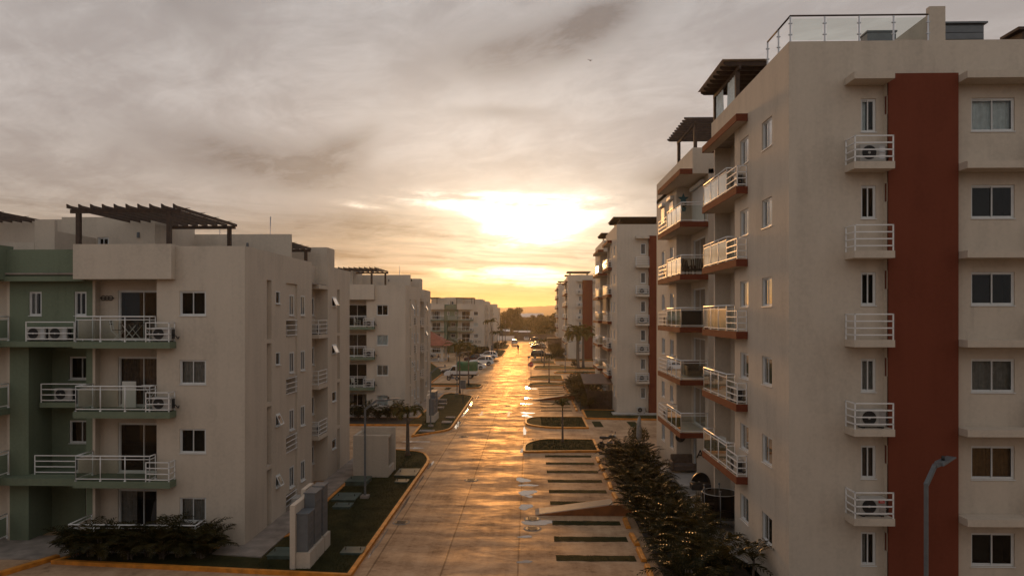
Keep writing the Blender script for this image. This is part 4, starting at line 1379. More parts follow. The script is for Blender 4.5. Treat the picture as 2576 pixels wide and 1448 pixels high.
def small_palm(name_label, loc, h, nf, L, droop, seed, lean=0.0, mat=None, tr=.085, group='young palms on the islands', tilt=(.35, .9), fold=.5, leaf=.34):
    rr = random.Random(seed)
    t = thing('palm_tree', name_label, 'palm tree', loc, 0, group)
    m = MB(); n = 9
    pts = [(lean * (i / n) ** 2, 0, h * i / n) for i in range(n + 1)]
    m.tube(pts, [tr * (1.9 if i == 0 else 1.25 - .45 * i / n) for i in range(n + 1)], 9)
    m.build('trunk', M_TRUNK, t)
    m = MB(); m.tube([pts[-1], (lean, 0, h + .35)], [tr * .8, tr * .35], 7)
    m.build('crownshaft', M_LEAF_PALM, t)
    m = MB()
    for i in range(nf):
        a = 2 * pi * i / nf + rr.uniform(-.3, .3)
        frond(m, (lean, 0, h + .25), a, rr.uniform(*tilt), L * rr.uniform(.85, 1.15), 30, leaf, droop * rr.uniform(.8, 1.2), .075 if loc[1] < 120 else .16, fold, rr)
    m.build('crown', mat or M_LEAF_PALM, t)
    return t


small_palm('young palm with drooping fronds on the nearest left lawn, beside the utility block', (-8.48, 48.9, .1), 2.6, 10, 1.35, 2.4, 1, tr=.12, leaf=.40)
small_palm('palm behind the notice board on the second left lawn', (-8.75, 88.0, .1), 5.2, 9, 2.6, 2.2, 2, leaf=.5)
small_palm('palm with rust coloured drooping fronds in front of the truck', (-8.5, 97.8, .1), 4.6, 7, 2.2, 2.6, 3, leaf=.5)
small_palm('slim young palm on the nearest right island', (2.49, 54.0, .1), 2.45, 7, .95, 1.6, 4, tr=.07, tilt=(.3, .7), leaf=.28)
small_palm('young palm with bound drooping crown on the third right island', (2.77, 102.2, .1), 3.3, 6, .9, 2.5, 5, tr=.07, leaf=.25)
small_palm('thin palm on the right island before the black SUV', (2.73, 134.5, .1), 4.2, 6, 1.6, 2.1, 6, tr=.07)
small_palm('thin palm beside the black SUV on the right', (2.4, 148.0, .1), 3.9, 6, 1.6, 2.1, 7, tr=.07)
small_palm('tall bare palm with wind-swept crown before the block marked B20', (-8.7, 166.5, .1), 7.6, 6, 2.6, 2.2, 8, lean=-.5, tr=.11, leaf=.6)
small_palm('bushy palm on the far left verge under the street lamp', (-8.6, 186.0, .1), 4.5, 9, 2.4, 1.9, 9, leaf=.55)
small_palm('palm on the far left verge beside the last left blocks', (-8.3, 212.0, .1), 5.4, 9, 2.4, 1.9, 10, leaf=.55)
small_palm('palm farthest along the left verge, near the boundary wall', (-8.6, 246.0, .1), 5.5, 9, 2.4, 1.9, 12, leaf=.55)
small_palm('bushy palm among the cars at the end of the right parking', (5.5, 232.0, .1), 5.0, 10, 2.4, 1.9, 11, leaf=.55)
for i, (x, y, h) in enumerate(((9.1, 136.0, 6.0), (8.9, 130.2, 5.6), (9.8, 130.3, 5.9))):
    small_palm('tall pale-trunked palm, %s of the three before the third right block' % ('left one', 'middle and shortest one', 'right one')[i], (x, y, .1), h, 15, 3.0, 2.0, 30 + i,
               tr=.20, group='three tall palms', leaf=.8, tilt=(.25, 1.2))

# ------------------------------------------------------------------ far woodland


def crown_cards(m, c, rx, ry, rz, n, leaf, rr, clumps=14):
    cl = []
    for _ in range(clumps):
        a = rr.uniform(0, 2 * pi); q = sqrt(rr.random()) * .75; zz = rr.uniform(-.5, .75)
        cl.append((c[0] + q * rx * cos(a), c[1] + q * ry * sin(a), c[2] + zz * rz, rr.uniform(.25, .45)))
    for i in range(n):
        x, y, z, s = rr.choice(cl)
        v = Vector((rr.gauss(0, 1), rr.gauss(0, 1), rr.gauss(0, 1))).normalized() * rr.uniform(.55, 1.05)
        p = Vector((x + v.x * rx * s, y + v.y * ry * s, z + v.z * rz * s))
        a = Vector((rr.gauss(0, 1), rr.gauss(0, 1), rr.gauss(0, 1))).normalized() * leaf * rr.uniform(.6, 1.4)
        b = a.cross(Vector((rr.gauss(0, 1), rr.gauss(0, 1), rr.gauss(0, 1)))).normalized() * leaf * rr.uniform(.4, .8)
        m.add([p - a, p + b, p + a, p - b], [(0, 1, 2, 3)])


def tree(label, x, y, h, r, n, leaf, seed, trunk_h=.35, group='trees beyond the boundary wall'):
    rr = random.Random(seed); t = thing('tree', label, 'tree', (x, y, 0), 0, group)
    m = MB()
    m.tube([(0, 0, 0), (.1, 0, h * trunk_h), (0, .1, h * .7)], [r * .09, r * .06, r * .02], 7)
    for k in range(5):
        a = k * 1.25
        m.tube([(.1, 0, h * trunk_h), (r * .5 * cos(a), r * .5 * sin(a), h * .7)], [r * .04, r * .012], 5)
    m.build('trunk', M_TRUNK, t)
    m = MB(); crown_cards(m, (0, 0, h * .6), r, r, h * .42, n, leaf, rr, 22)
    m.build('crown', M_LEAF_FAR, t)
    return t


tree('big round dark tree standing above the wood at the end of the street', -10.5, 405, 13.8, 6.6, 5200, .42, 1)
tree('dark broad bush-like tree right of the street end, behind the boundary wall', 10.5, 312, 8.0, 7.0, 5200, .36, 2)
tree('tree with uneven top right of the wood, beside the right blocks', 14.0, 395, 10.6, 5.5, 3600, .42, 3)
tree('feathery mid-size tree in the middle of the wood', 4.0, 410, 9.8, 5.5, 3400, .42, 4)
tree('low dark tree at the left of the wood, beside the last left block', -19.0, 372, 8.6, 5.0, 3200, .4, 5)
tree('small palm-like bush just behind the boundary wall', 5.0, 290, 3.8, 2.2, 900, .28, 6)
m = MB(); rr = random.Random(77)
for i in range(150):
    y = 375 + 480 * (i / 150) ** 1.3; x = -3 + rr.uniform(-1, 1) * (28 + (y - 375) * .12)
    h = rr.uniform(4.5, 8.5) * (1 + (y - 375) * .0004)
    r = rr.uniform(3, 5.5)
    crown_cards(m, (x, y, h * .5), r, r, h * .5, 520 if y < 500 else 300, .42 + (y - 375) * .0010, rr, 9)
for i in range(60):
    y = rr.uniform(292, 372); x = rr.uniform(-26, 18); h = rr.uniform(.6, 2.2)
    crown_cards(m, (x, y, h * .45), h * .9, h * .9, h * .6, 110, .2, rr, 4)
tag(m.build('woodland', M_LEAF_FAR), kind='stuff')
m = MB()
for i in range(9000):
    y = 284 + 95 * rr.random(); x = rr.uniform(-30, 22); a = rr.uniform(0, pi); h = rr.uniform(.35, 1.0); w = .22
    m.add([(x - cos(a) * w, y - sin(a) * w, -.05), (x + cos(a) * w, y + sin(a) * w, -.05), (x + rr.uniform(-.3, .3), y, h)], [(0, 1, 2)])
tag(m.build('tall_grass', M_EARTH), kind='stuff')
# lawn blades on the nearest left lawn
m = MB()
for i in range(16000):
    y = 26.6 + 24 * rr.random() ** 1.2; x = rr.uniform(-10.6, -6.95)
    if y > 47.3 and x > -7.9: continue
    a = rr.uniform(0, pi); h = rr.uniform(.03, .085); w = .010
    m.add([(x - cos(a) * w, y - sin(a) * w, .10), (x + cos(a) * w, y + sin(a) * w, .10), (x + rr.uniform(-.04, .04), y + rr.uniform(-.04, .04), .11 + h)], [(0, 1, 2)])
for i in range(7000):
    if i % 2: y = rr.uniform(50.9, 55.4); x = rr.uniform(.2, 4.8)
    else: y = rr.uniform(61.7, 67.5); x = rr.uniform(1.0, 4.9)
    a = rr.uniform(0, pi); h = rr.uniform(.04, .10); w = .016
    m.add([(x - cos(a) * w, y - sin(a) * w, .10), (x + cos(a) * w, y + sin(a) * w, .10), (x + rr.uniform(-.04, .04), y + rr.uniform(-.04, .04), .11 + h)], [(0, 1, 2)])
tag(m.build('grass', M_LAWN), kind='stuff')

# boundary wall at the end of the street, far sheds and masts
t = thing('boundary_wall', 'long low perforated block wall closing the end of the street', 'wall', (0, 281.5, 0))
m = MB(); holes = []
for i in range(46):
    for j in range(2):
        holes.append((3 + i * .72, 1.15 + j * .42, 3.22 + i * .72, 1.35 + j * .42, .15, True))
m.panel((-26, 0, 0), (1, 0, 0), 42, 0, 2.25, holes); m.box(-26, .16, 0, 16, .3, 2.25); m.box(-26, -.03, 2.251, 16, .33, 2.33)
m.build('masonry', M_WALLFAR, t)
for i, (x, y, w, h) in enumerate(((-13.6, 340, 4, .5), (-7.0, 348, 1.6, .4), (-11, 330, 3, .9), (-2.5, 322, 5, .7), (3.5, 560, 14, 3), (-8, 620, 10, 3))):
    t = thing('far_shed', 'small pale-roofed shed among the trees beyond the wall', 'shed', (x, y, 0), 0, 'pale sheds beyond the wall')
    b = 1.5 + h if y < 400 else 8.5
    m = MB(); m.box(-w / 2, -1.5, 0, w / 2, 1.5, b); m.build('wall', M_WALLFAR, t)
    m = MB(); m.extrude([(-w / 2 - .2, -1.8, b + .01), (-w / 2 - .2, 1.8, b + .01), (-w / 2 - .2, 0, b + h)], ((0, 0, 0), (w + .4, 0, 0))); m.build('roof', M_SIGNWHITE, t)
for i, (x, y, h, lab) in enumerate(((-11.5, 330, 7.5, 'pale utility pole in front of the big round tree'), (9.9, 335, 8.2, 'pale utility pole right of the wood, beside the right blocks'))):
    t = thing('utility_pole', lab, 'pole', (x, y, 0)); m = MB(); m.tube([(0, 0, 0), (0, 0, h)], [.16, .10], 7); m.build('pole', M_PATH, t)
    m = MB(); m.bar((-.9, 0, h - .2), (.3, 0, h - .1), .09); m.build('arm', M_LAMP, t)


# ------------------------------------------------------------------ street lamps
def lamp(label, x, y, rz, h=4.72, s=1.0):
    t = thing('street_lamp', label, 'street lamp', (x, y, .1), rz, 'grey street lamps')
    m = MB(); m.box(-.22, -.22, 0, .22, .22, .16); m.build('base', M_PATH, t, .02)
    m = MB(); m.box(-.05, -.05, .16, .05, .05, h); m.build('pole', M_LAMP, t, .01)
    m = MB(); m.bar((-.02, 0, h - .03), (.62, 0, h + .46), .11); m.bar((.58, 0, h + .46), (1.0, 0, h + .47), .11); m.build('arm', M_LAMP, t)
    m = MB(); m.extrude([(.95, -.13, h + .42), (1.85, -.16, h + .56), (1.85, -.16, h + .60), (1.0, -.13, h + .53)], ((0, 0, 0), (0, .28, 0)))
    hd = m.build('lamp_head', M_LAMP, t, .01)
    m = MB(); m.tube([(1.25, 0, h + .55), (1.25, 0, h + .68)], .05, 8); m.build('sensor', M_DARK, hd)
    return t


L0 = lamp('grey street lamp on the nearest left lawn, in front of the utility block', -8.77, 37.45, 0)
for x, y, rz, lab in ((11.7, 21.2, .70, 'grey street lamp in front of the red column of the nearest right block'),
                      (-8.66, 61.6, 0, 'grey street lamp on the second left lawn beside the meter cabinet'),
                      (-8.95, 86.8, 0, 'grey street lamp beside the palm and notice board on the left'),
                      (6.05, 121.5, 0, 'grey street lamp on the right between the cross street and the tall palms'),
                      (-8.8, 170, 0, 'grey street lamp before the block marked B20'),
                      (-14.4, 139, 0, 'grey street lamp beside the gazebo lawn'),
                      (-8.7, 203, 0, 'grey street lamp on the far left verge'),
                      (-8.7, 228, 0, 'second grey street lamp on the far left verge'),
                      (-8.7, 252, 0, 'grey street lamp farthest down the street'),
                      (-1.0, 279.0, pi, 'grey street lamp at the boundary wall')):
    c = copy_tree(L0, (x, y, .1), rz, lab)

# ------------------------------------------------------------------ signs
t = thing('stop_sign', 'red octagonal PARE stop sign on a thin post', 'stop sign', (.15, 98.6, .1))
m = MB(); m.tube([(0, 0, 0), (0, 0, 3.2)], .03, 8); m.build('post', M_LAMP, t)
m = MB()
oc = [(.38 * cos(pi / 8 + i * pi / 4), -.04, 2.88 + .38 * sin(pi / 8 + i * pi / 4)) for i in range(8)]
m.extrude(oc, ((0, 0, 0), (0, .02, 0))); sf = m.build('sign_face', M_SIGNRED, t)
me = text_mesh('PARE', .30, .004); me.materials.append(M_SIGNWHITE)
o = link('lettering', me, sf); o.location = (0, -.046, 2.88); o.rotation_euler = (pi / 2, 0, 0)
m = MB()
for i in range(8):
    a, b = oc[i], oc[(i + 1) % 8]
    c_ = Vector((0, 0, 2.88)); f_ = .93
    m.quad((a[0] * .97, -.044, 2.88 + (a[2] - 2.88) * .97), (b[0] * .97, -.044, 2.88 + (b[2] - 2.88) * .97), (b[0] * .92, -.044, 2.88 + (b[2] - 2.88) * .92), (a[0] * .92, -.044, 2.88 + (a[2] - 2.88) * .92))
m.build('border', M_SIGNWHITE, sf)
t = thing('notice_board', 'grey-backed notice board on a post on the second left lawn', 'sign', (-7.4, 78.06, .1))
m = MB(); m.tube([(0, 0, 0), (0, 0, 2.6)], .03, 8); m.build('post', M_LAMP, t)
m = MB(); m.box(-.3, -.06, 1.65, .3, -.03, 2.55); m.build('board', M_LAMP, t)
m = MB(); frame_rect(m, -.33, 1.62, .33, 2.58, .03, -.07, -.02); m.build('frame', M_STEEL, t)
t = thing('marker_post', 'short leaning marker post at the kerb of a right island', 'post', (-.35, 136.4, 0)); m = MB(); m.tube([(0, 0, 0), (.05, 0, 1.9)], .05, 7); m.build('post', M_LAMP, t)
m = MB(); m.box(-.05, -.06, 1.6, .45, -.03, 1.95); m.build('plate', M_LAMP, t)
t = thing('site_board', 'pale blank board on legs left of the street end', 'board', (-9.0, 262, 0))
m = MB(); m.box(-3.2, 0, .7, 3.2, .08, 2.2); m.build('board', M_SIGNWHITE, t)
for x in (-3, 0, 3):
    m = MB(); m.box(x - .06, .081, 0, x + .06, .2, 2.2); m.build('leg', M_LAMP, t)

# ------------------------------------------------------------------ wheel stops, ramp, hatches, manholes, puddles
def stop_mesh():
    m = MB(); m.extrude([(-.13, -.75, 0), (.13, -.75, 0), (.085, -.75, .14), (-.085, -.75, .14)], ((0, 0, 0), (0, 1.5, 0))); return m.mesh('wheel_stop', M_KERB)


STM = stop_mesh()
for i, y in enumerate((27.0, 29.0, 30.95 + .0, 33.4, 38.25, 40.65, 43.05, 45.45, 47.9)):
    o = link('wheel_stop', STM, None, (4.55 if y < 35 else 4.6, y, .002), radians((i * 37 % 5) - 2), .015)
    tag(o, 'yellow concrete wheel stop, %s from the bottom along the nearest right parking' % ORD[i], 'wheel stop', 'yellow wheel stops of the near parking')
for i in range(11):
    y = 73.4 + i * 2.42
    if 81.0 < y < 83.6: continue
    o = link('wheel_stop', STM, None, (4.82, y, .002), radians((i * 37 % 5) - 2), .015)
    tag(o, 'yellow concrete wheel stop, %s along the parking of the second right block' % ORD[i], 'wheel stop', 'yellow wheel stops of the second parking')


def ramp_thing(label, x0, x1, y, w=1.0, h=.55):
    t = thing('access_ramp', label, 'ramp', (x0, y, 0), 0, 'wheelchair ramps')
    L = x1 - x0
    m = MB(); m.extrude([(0, -w / 2, .006), (L, -w / 2, .006), (L, -w / 2, h), (L - 1.0, -w / 2, h)], ((0, 0, 0), (0, w, 0))); m.build('body', M_ORANGE, t)
    m = MB()
    n = 64
    for i in range(n):
        a = .06 + i * .92 / n
        x, z = a * (L - 1.0), a * h
        m.box(x, -w / 2 + .12, z + .004, x + (L - 1) * .55 / n, w / 2 - .12, z + .022)
    m.build('ribbed_surface', M_LAMP, t)
    m = MB(); m.quad((0.02, -w / 2 + .06, .012), (L - 1.0, -w / 2 + .06, h + .004), (L - 1.0, w / 2 - .06, h + .004), (.02, w / 2 - .06, .012)); m.build('slab', M_PATH, t)
    return t


ramp_thing('sloping yellow-sided access ramp with ribbed grey surface across the nearest right parking', .25, 5.1, 35.35, 1.25, .54)
ramp_thing('yellow-sided access ramp across the parking of the second right block', .3, 5.2, 82.4, 1.2, .55)

for i, (x, y, w, d, h, lab) in enumerate(((-7.25, 28.85, .85, .75, .10, 'green hatch with a black handle near the bottom of the nearest left lawn'),
                                     (-9.45, 35.55, .85, .8, .14, 'square green hatch left of the lamp base on the nearest left lawn'),
                                     (-7.5, 43.2, 1.25, 1.9, .12, 'large green hatch with lifting lugs beside the utility block'),
                                     (-7.45, 41.0, .7, .7, .10, 'small green hatch with lugs in front of the large lugged one'),
                                     (-9.9, 40.7, 1.2, 1.4, .26, 'raised green hatch against the path on the nearest left lawn'),
                                     (-9.75, 37.4, 1.2, 1.5, .10, 'broad flat green hatch behind the lamp base on the nearest left lawn'),
                                     (-10.0, 32.6, .7, 1.6, .22, 'dark green raised hatch behind the grey meter cabinets'),
                                     (-10.0, 28.4, .9, 1.0, .16, 'dark hatch in the corner between path and meter cabinets'),
                                     (-7.5, 66.7, .8, .8, .12, 'pale hatch right of the second meter cabinet'),
                                     (-7.5, 63.9, .85, 1.0, .10, 'flat pale hatch in front of the second meter cabinet'),
                                     (-9.35, 73.6, .75, .9, .16, 'small pale hatch nearest behind the second meter cabinet'),
                                     (-9.5, 77.0, .85, .9, .14, 'pale hatch in the middle of the row on the second left lawn'),
                                     (-9.95, 79.6, 1.1, .9, .24, 'raised pale hatch, farthest of the row on the second left lawn'),
                                     (-8.6, 58.9, 1.2, .8, .10, 'green hatch at the near point of the second left lawn'))):
    t = thing('utility_hatch', lab, 'hatch', (x, y, .11), 0, 'utility hatches on the left lawns')
    m = MB(); m.box(-w / 2, -d / 2, -.05, w / 2, d / 2, h - .04); m.build('curb', M_HATCH if i < 8 else M_PATH, t)
    m = MB(); m.box(-w / 2 - .03, -d / 2 - .03, h - .039, w / 2 + .03, d / 2 + .03, h); ld = m.build('lid', M_HATCH if i < 8 else M_PATH, t, .01)
    m = MB()
    for sx in (-1, 1): m.tube([(sx * w * .36, -.05, h), (sx * w * .36, -.05, h + .10), (sx * w * .36, .05, h + .10), (sx * w * .36, .05, h)], .012, 5)
    m.build('handle', M_IRON, ld)
for x, y, lab in ((-6.1, 33.4, 'round iron manhole cover at the left kerb'), (-3.5, 42.1, 'iron manhole cover in the left lane of the street'),
                  (-5.35, 57.2, 'iron manhole cover at the mouth of the left side street'), (.12, 34.15, 'iron manhole cover at the foot of the ramp'),
                  (.12, 32.6, 'iron manhole cover just before the ramp, nearer the viewer'), (-2.4, 76.5, 'worn iron manhole cover in the middle of the street')):
    t = thing('manhole_cover', lab, 'manhole cover', (x, y, .003), 0, 'manhole covers')
    m = MB(); m.prism([(.42 * cos(2 * pi * k / 28), .42 * sin(2 * pi * k / 28)) for k in range(28)], 0, .006, bot=False); m.build('ring', M_PATH, t)
    m = MB(); m.prism([(.34 * cos(2 * pi * k / 28), .34 * sin(2 * pi * k / 28)) for k in range(28)], .006, .014, bot=False)
    for k in range(-3, 4):
        m.box(-.22, k * .08 - .012, .0141, .22, k * .08 + .012, .02)
    m.build('cover', M_IRON, t)
for i, (x, y, a, b) in enumerate(((-.42, 42.2, .42, .55), (-.1, 40.9, .5, .28), (-.15, 39.2, .5, .55), (-.05, 38.4, .24, .22), (-.22, 36.3, .38, .48), (.42, 33.55, .75, .42), (-.2, 31.4, .32, .16),
                                  (-.2, 28.2, .3, .17), (-.25, 71.2, .75, .5), (-.3, 78.4, .55, .6), (-.45, 69.4, .3, .9), (-.05, 68.6, .4, .35), (-.2, 84, .5, .45), (.2, 94.9, .7, .9), (-.1, 97.0, .5, .5), (-.45, 60, .12, 2.2), (-.5, 51.5, .18, .9), (-6.52, 46.2, .10, 1.3), (-6.5, 41.5, .06, 1.6), (-6.5, 36.2, .07, 2.0), (-6.52, 30.5, .06, 1.8), (-6.5, 63.5, .16, 2.6), (-6.55, 71, .12, 3.0), (-6.55, 79, .13, 2.6), (-6.3, 84.5, .2, 1.2))):
    r2 = random.Random(i + 50); n = 30; m = MB(); ph = [r2.uniform(0, 6.28) for _ in range(4)]
    P_ = []
    for k in range(n):
        t_ = 2 * pi * k / n; q = 1 + .20 * sin(2 * t_ + ph[0]) + .13 * sin(3 * t_ + ph[1]) + .08 * sin(5 * t_ + ph[2])
        P_.append((x + a * q * cos(t_), y + b * q * sin(t_), .004))
    m.add(P_, [tuple(range(n))]); tag(m.build('puddle', M_WATER), kind='structure')

# ------------------------------------------------------------------ meter cabinets and utility block


def cabinet(label, x, y, sc=1.0):
    t = thing('meter_cabinet', label, 'meter cabinet', (x, y, .1), 0, 'cabinets of electricity meters on cream walls')
    m = MB(); m.box(-.42, 0, 0, -.22, 3.0, 2.45); m.build('wall', MB_BEIGE, t)
    for y0, d, h0, h1 in ((.12, .85, .62, 2.05), (1.05, .95, .62, 2.62), (2.15, .75, 1.2, 2.62)):
        m = MB(); m.box(-.215, y0, 0, .32, y0 + d, h0 if y0 < 2 else .62); m.build('plinth', MB_BEIGE, t)
        m = MB(); m.box(-.215, y0 + .05, (h0 if y0 < 2 else .621) + .002, .22, y0 + d - .05, h1); b = m.build('box', M_GREY, t, .015)
        m = MB(); m.box(-.24, y0 + .02, h1 + .001, .27, y0 + d - .02, h1 + .05); m.build('lid', M_LAMP, b)
        m = MB()
        nn = 3
        for i in range(nn):
            for j in range(4):
                zz = h0 + .15 + j * (h1 - h0 - .2) / 4; yy = y0 + .14 + i * (d - .3) / nn
                m.box(.221, yy, zz, .235, yy + .14, zz + .17)
        m.build('meter_window', M_LAMP, b)
    m = MB(); m.box(-.6, 1.9, 0, -.421, 3.0, 2.6); m.build('conduit_wall', MB_BEIGE, t)
    return t


c0 = cabinet('grey meter cabinets on a cream wall at the near end of the left lawn', -8.75, 26.8)
copy_tree(c0, (-8.95, 63.9, .1), 0, 'grey meter cabinets on a cream wall on the second left lawn')
copy_tree(c0, (-9.0, 166.0, .1), 0, 'grey meter cabinets on the verge before the block marked B20')
t = thing('utility_block', 'cream masonry utility enclosure with an open niche, beside the young palm', 'utility enclosure', (-10.6, 42.2, .05))
m = MB()
m.box(0, 0, 0, 2.1, .18, 2.55); m.box(0, .18, 0, .18, 2.0, 2.55); m.box(0, 2.0, 0, 2.15, 2.18, 2.75); m.box(1.95, .18, 0, 2.1, 2.0, .55); m.box(.18, .18, 2.2, 1.9, 2.0, 2.3)
m.build('masonry', MB_BEIGE, t)
m = MB(); m.box(.35, .5, .02, 1.6, 1.9, 1.7); m.build('equipment', M_DARK, t, .02)
m = MB(); m.box(.7, 2.3, 0.0, 1.7, 3.0, 2.62); m.build('grey_box', M_GREY, t, .02)

# ------------------------------------------------------------------ vehicles


def wheel(parent, x, y, r, w, side):
    m = MB(); n = 22
    ring = [(r * .62, -w / 2), (r * .93, -w / 2), (r, -w / 2 + .03), (r, w / 2 - .03), (r * .93, w / 2), (r * .62, w / 2)]
    vs = [(x + q[0] * cos(2 * pi * k / n), y + q[1], r + q[0] * sin(2 * pi * k / n)) for k in range(n) for q in ring]
    c = len(ring)
    m.add(vs, [(k * c + j, k * c + j + 1, ((k + 1) % n) * c + j + 1, ((k + 1) % n) * c + j) for k in range(n) for j in range(c - 1)], True)
    o = m.build('wheel', M_TYRE, parent)
    h = MB(); yy = y + side * w * .42
    h.add([(x + r * .62 * cos(2 * pi * k / n), yy - side * .03, r + r * .62 * sin(2 * pi * k / n)) for k in range(n)], [tuple(range(n))])
    for k in range(5):
        a = 2 * pi * k / 5
        h.bar((x, yy, r), (x + r * .6 * cos(a), yy, r + r * .6 * sin(a)), .06, .03)
    h.build('rim', M_RIM, o)
    d = MB(); d.add([(x + r * .60 * cos(2 * pi * k / n), y, r + r * .60 * sin(2 * pi * k / n)) for k in range(n)], [tuple(range(n))]); d.build('disc', M_DARK, o)


def loft(m, prof_fn, ys):
    """prof_fn(t, y) gives the outline at each lateral station; closed skin between stations"""
    rings = [prof_fn(y) for y in ys]; n = len(rings[0]); vs = [p for r in rings for p in r]
    fs = [(i * n + j, i * n + (j + 1) % n, (i + 1) * n + (j + 1) % n, (i + 1) * n + j) for i in range(len(ys) - 1) for j in range(n)]
    fs += [tuple(range(n))[::-1], tuple((len(ys) - 1) * n + j for j in range(n))]
    m.add(vs, fs)


CARS = {  # length, width, body outline (x,z) front = +x, cabin outline, wheel radius, wheel x
    'suv': (4.9, 1.95, [(2.38, .42), (2.44, .75), (2.34, 1.00), (1.25, 1.12), (-2.30, 1.15), (-2.42, .80), (-2.38, .42), (-1.9, .30), (1.95, .30)],
            [(1.10, 1.10), (.35, 1.70), (-.2, 1.77), (-1.75, 1.74), (-2.28, 1.13)], .39, (1.48, -1.42)),
    'sedan': (4.7, 1.82, [(2.28, .36), (2.34, .62), (2.22, .80), (1.05, .96), (-1.75, 1.02), (-2.28, .98), (-2.34, .66), (-2.28, .36), (-1.8, .24), (1.85, .24)],
              [(1.02, .94), (.25, 1.38), (-.25, 1.45), (-.95, 1.42), (-1.95, 1.00)], .335, (1.42, -1.36)),
    'pickup': (5.1, 1.85, [(2.48, .48), (2.54, .80), (2.44, 1.00), (1.45, 1.10), (-2.48, 1.08), (-2.54, .8), (-2.5, .5), (-2, .38), (2.0, .38)],
               [(1.40, 1.08), (.75, 1.66), (.2, 1.72), (-.55, 1.68), (-.75, 1.06)], .38, (1.6, -1.55)),
}


def car(label, kind, paint, loc, rz, group='parked cars'):
    L, Wd, body, cab, wr, wx = CARS[kind]
    t = thing('car', label, 'car', loc, rz, group)
    a = Wd / 2
    bz = max(z for x, z in body)
    m = MB()

    def fb(y):
        s = abs(y) / a
        q = 1 - .035 * s ** 4
        return [(x * q, y, (z if z < .5 else .42 + (z - .42) * (1 - .10 * max(0, s - .80) / .2))) for x, z in body]
    loft(m, fb, [-a, -a * .97, -a * .8, 0, a * .8, a * .97, a])
    b = m.build('body', paint, t, .05)
    # cabin: pillars and roof in body paint, glass just inside its outline
    z0 = cab[0][1]; zt = max(z for x, z in cab)

    def inset(z, extra=0): return a * (.94 - .20 * (z - z0) / (zt - z0)) - extra
    g = MB(); n = len(cab)
    vs = [(x, -inset(z), z) for x, z in cab] + [(x, inset(z), z) for x, z in cab]
    g.add(vs, [tuple(range(n))[::-1], tuple(range(n, 2 * n))] + [(i, (i + 1) % n, n + (i + 1) % n, n + i) for i in range(n)])
    g.build('window_glass', M_CARGLASS, t)
    r = MB()
    for i in range(1, len(cab) - 2):                       # roof skin
        (x0, zz0), (x1, zz1) = cab[i], cab[i + 1]
        r.add([(x0, -inset(zz0) - .01, zz0 + .005), (x1, -inset(zz1) - .01, zz1 + .005), (x1, inset(zz1) + .01, zz1 + .005), (x0, inset(zz0) + .01, zz0 + .005),
               (x0, -inset(zz0) - .01, zz0 + .035), (x1, -inset(zz1) - .01, zz1 + .035), (x1, inset(zz1) + .01, zz1 + .035), (x0, inset(zz0) + .01, zz0 + .035)],
              [(0, 1, 5, 4), (1, 2, 6, 5), (2, 3, 7, 6), (3, 0, 4, 7), (4, 5, 6, 7), (3, 2, 1, 0)])
    for s in (-1, 1):
        xs_ = [0, n - 1]
        r.bar((cab[0][0], s * inset(cab[0][1]), cab[0][1]), (cab[1][0], s * inset(cab[1][1]), cab[1][1]), .07)
        r.bar((cab[-1][0], s * inset(cab[-1][1]), cab[-1][1]), (cab[-2][0], s * inset(cab[-2][1]), cab[-2][1]), .13)
        xm = (cab[1][0] + cab[-2][0]) / 2 - .05
        r.bar((xm, s * (inset(z0) + .004), z0), (xm, s * (inset(zt) + .004), zt), .07)
        if kind == 'suv': r.bar((-1.35, s * (inset(z0) + .004), z0), (-1.30, s * (inset(zt) + .004), zt), .10)
        for i in range(1, len(cab) - 2): r.bar((cab[i][0], s * inset(cab[i][1]), cab[i][1]), (cab[i + 1][0], s * inset(cab[i + 1][1]), cab[i + 1][1]), .05)
    r.build('roof', paint, t)
    for x in wx:
        for s in (-1, 1):
            wheel(t, x, s * (a - .11), wr, .22, s)
            m = MB(); m.add([(x + wr * 1.16 * cos(pi * k / 12), s * (a + .004), wr + wr * 1.16 * sin(pi * k / 12)) for k in range(13)], [tuple(range(13))]); m.build('wheel_arch', M_DARK, t)
    for s in (-1, 1):
        m = MB(); m.box(body[1][0] - .12, s * (a - .48), .66, body[1][0] + .005, s * (a - .10), .80); m.build('headlight', M_LENS_W, t, .02)
        xr = min(x for x, z in body)
        m = MB(); m.box(xr - .005, s * (a - .42), .78 if kind == 'sedan' else .85, xr + .15, s * (a - .06), .90 if kind == 'sedan' else 1.02); m.build('taillight', M_LENS_R, t, .02)
        m = MB(); m.box(cab[0][0] - .35, s * (a + .0), z0 + .02, cab[0][0] - .15, s * (a + .16), z0 + .16); m.build('mirror', paint, t, .03)
    m = MB(); m.box(body[1][0] - .05, -a * .6, .36, body[1][0] + .012, a * .6, .52); m.build('grille', M_DARK, t)
    m = MB(); m.box(min(x for x, z in body) - .01, -.27, .60, min(x for x, z in body) + .06, .27, .72); m.build('number_plate', M_SIGNWHITE, t)
    return t


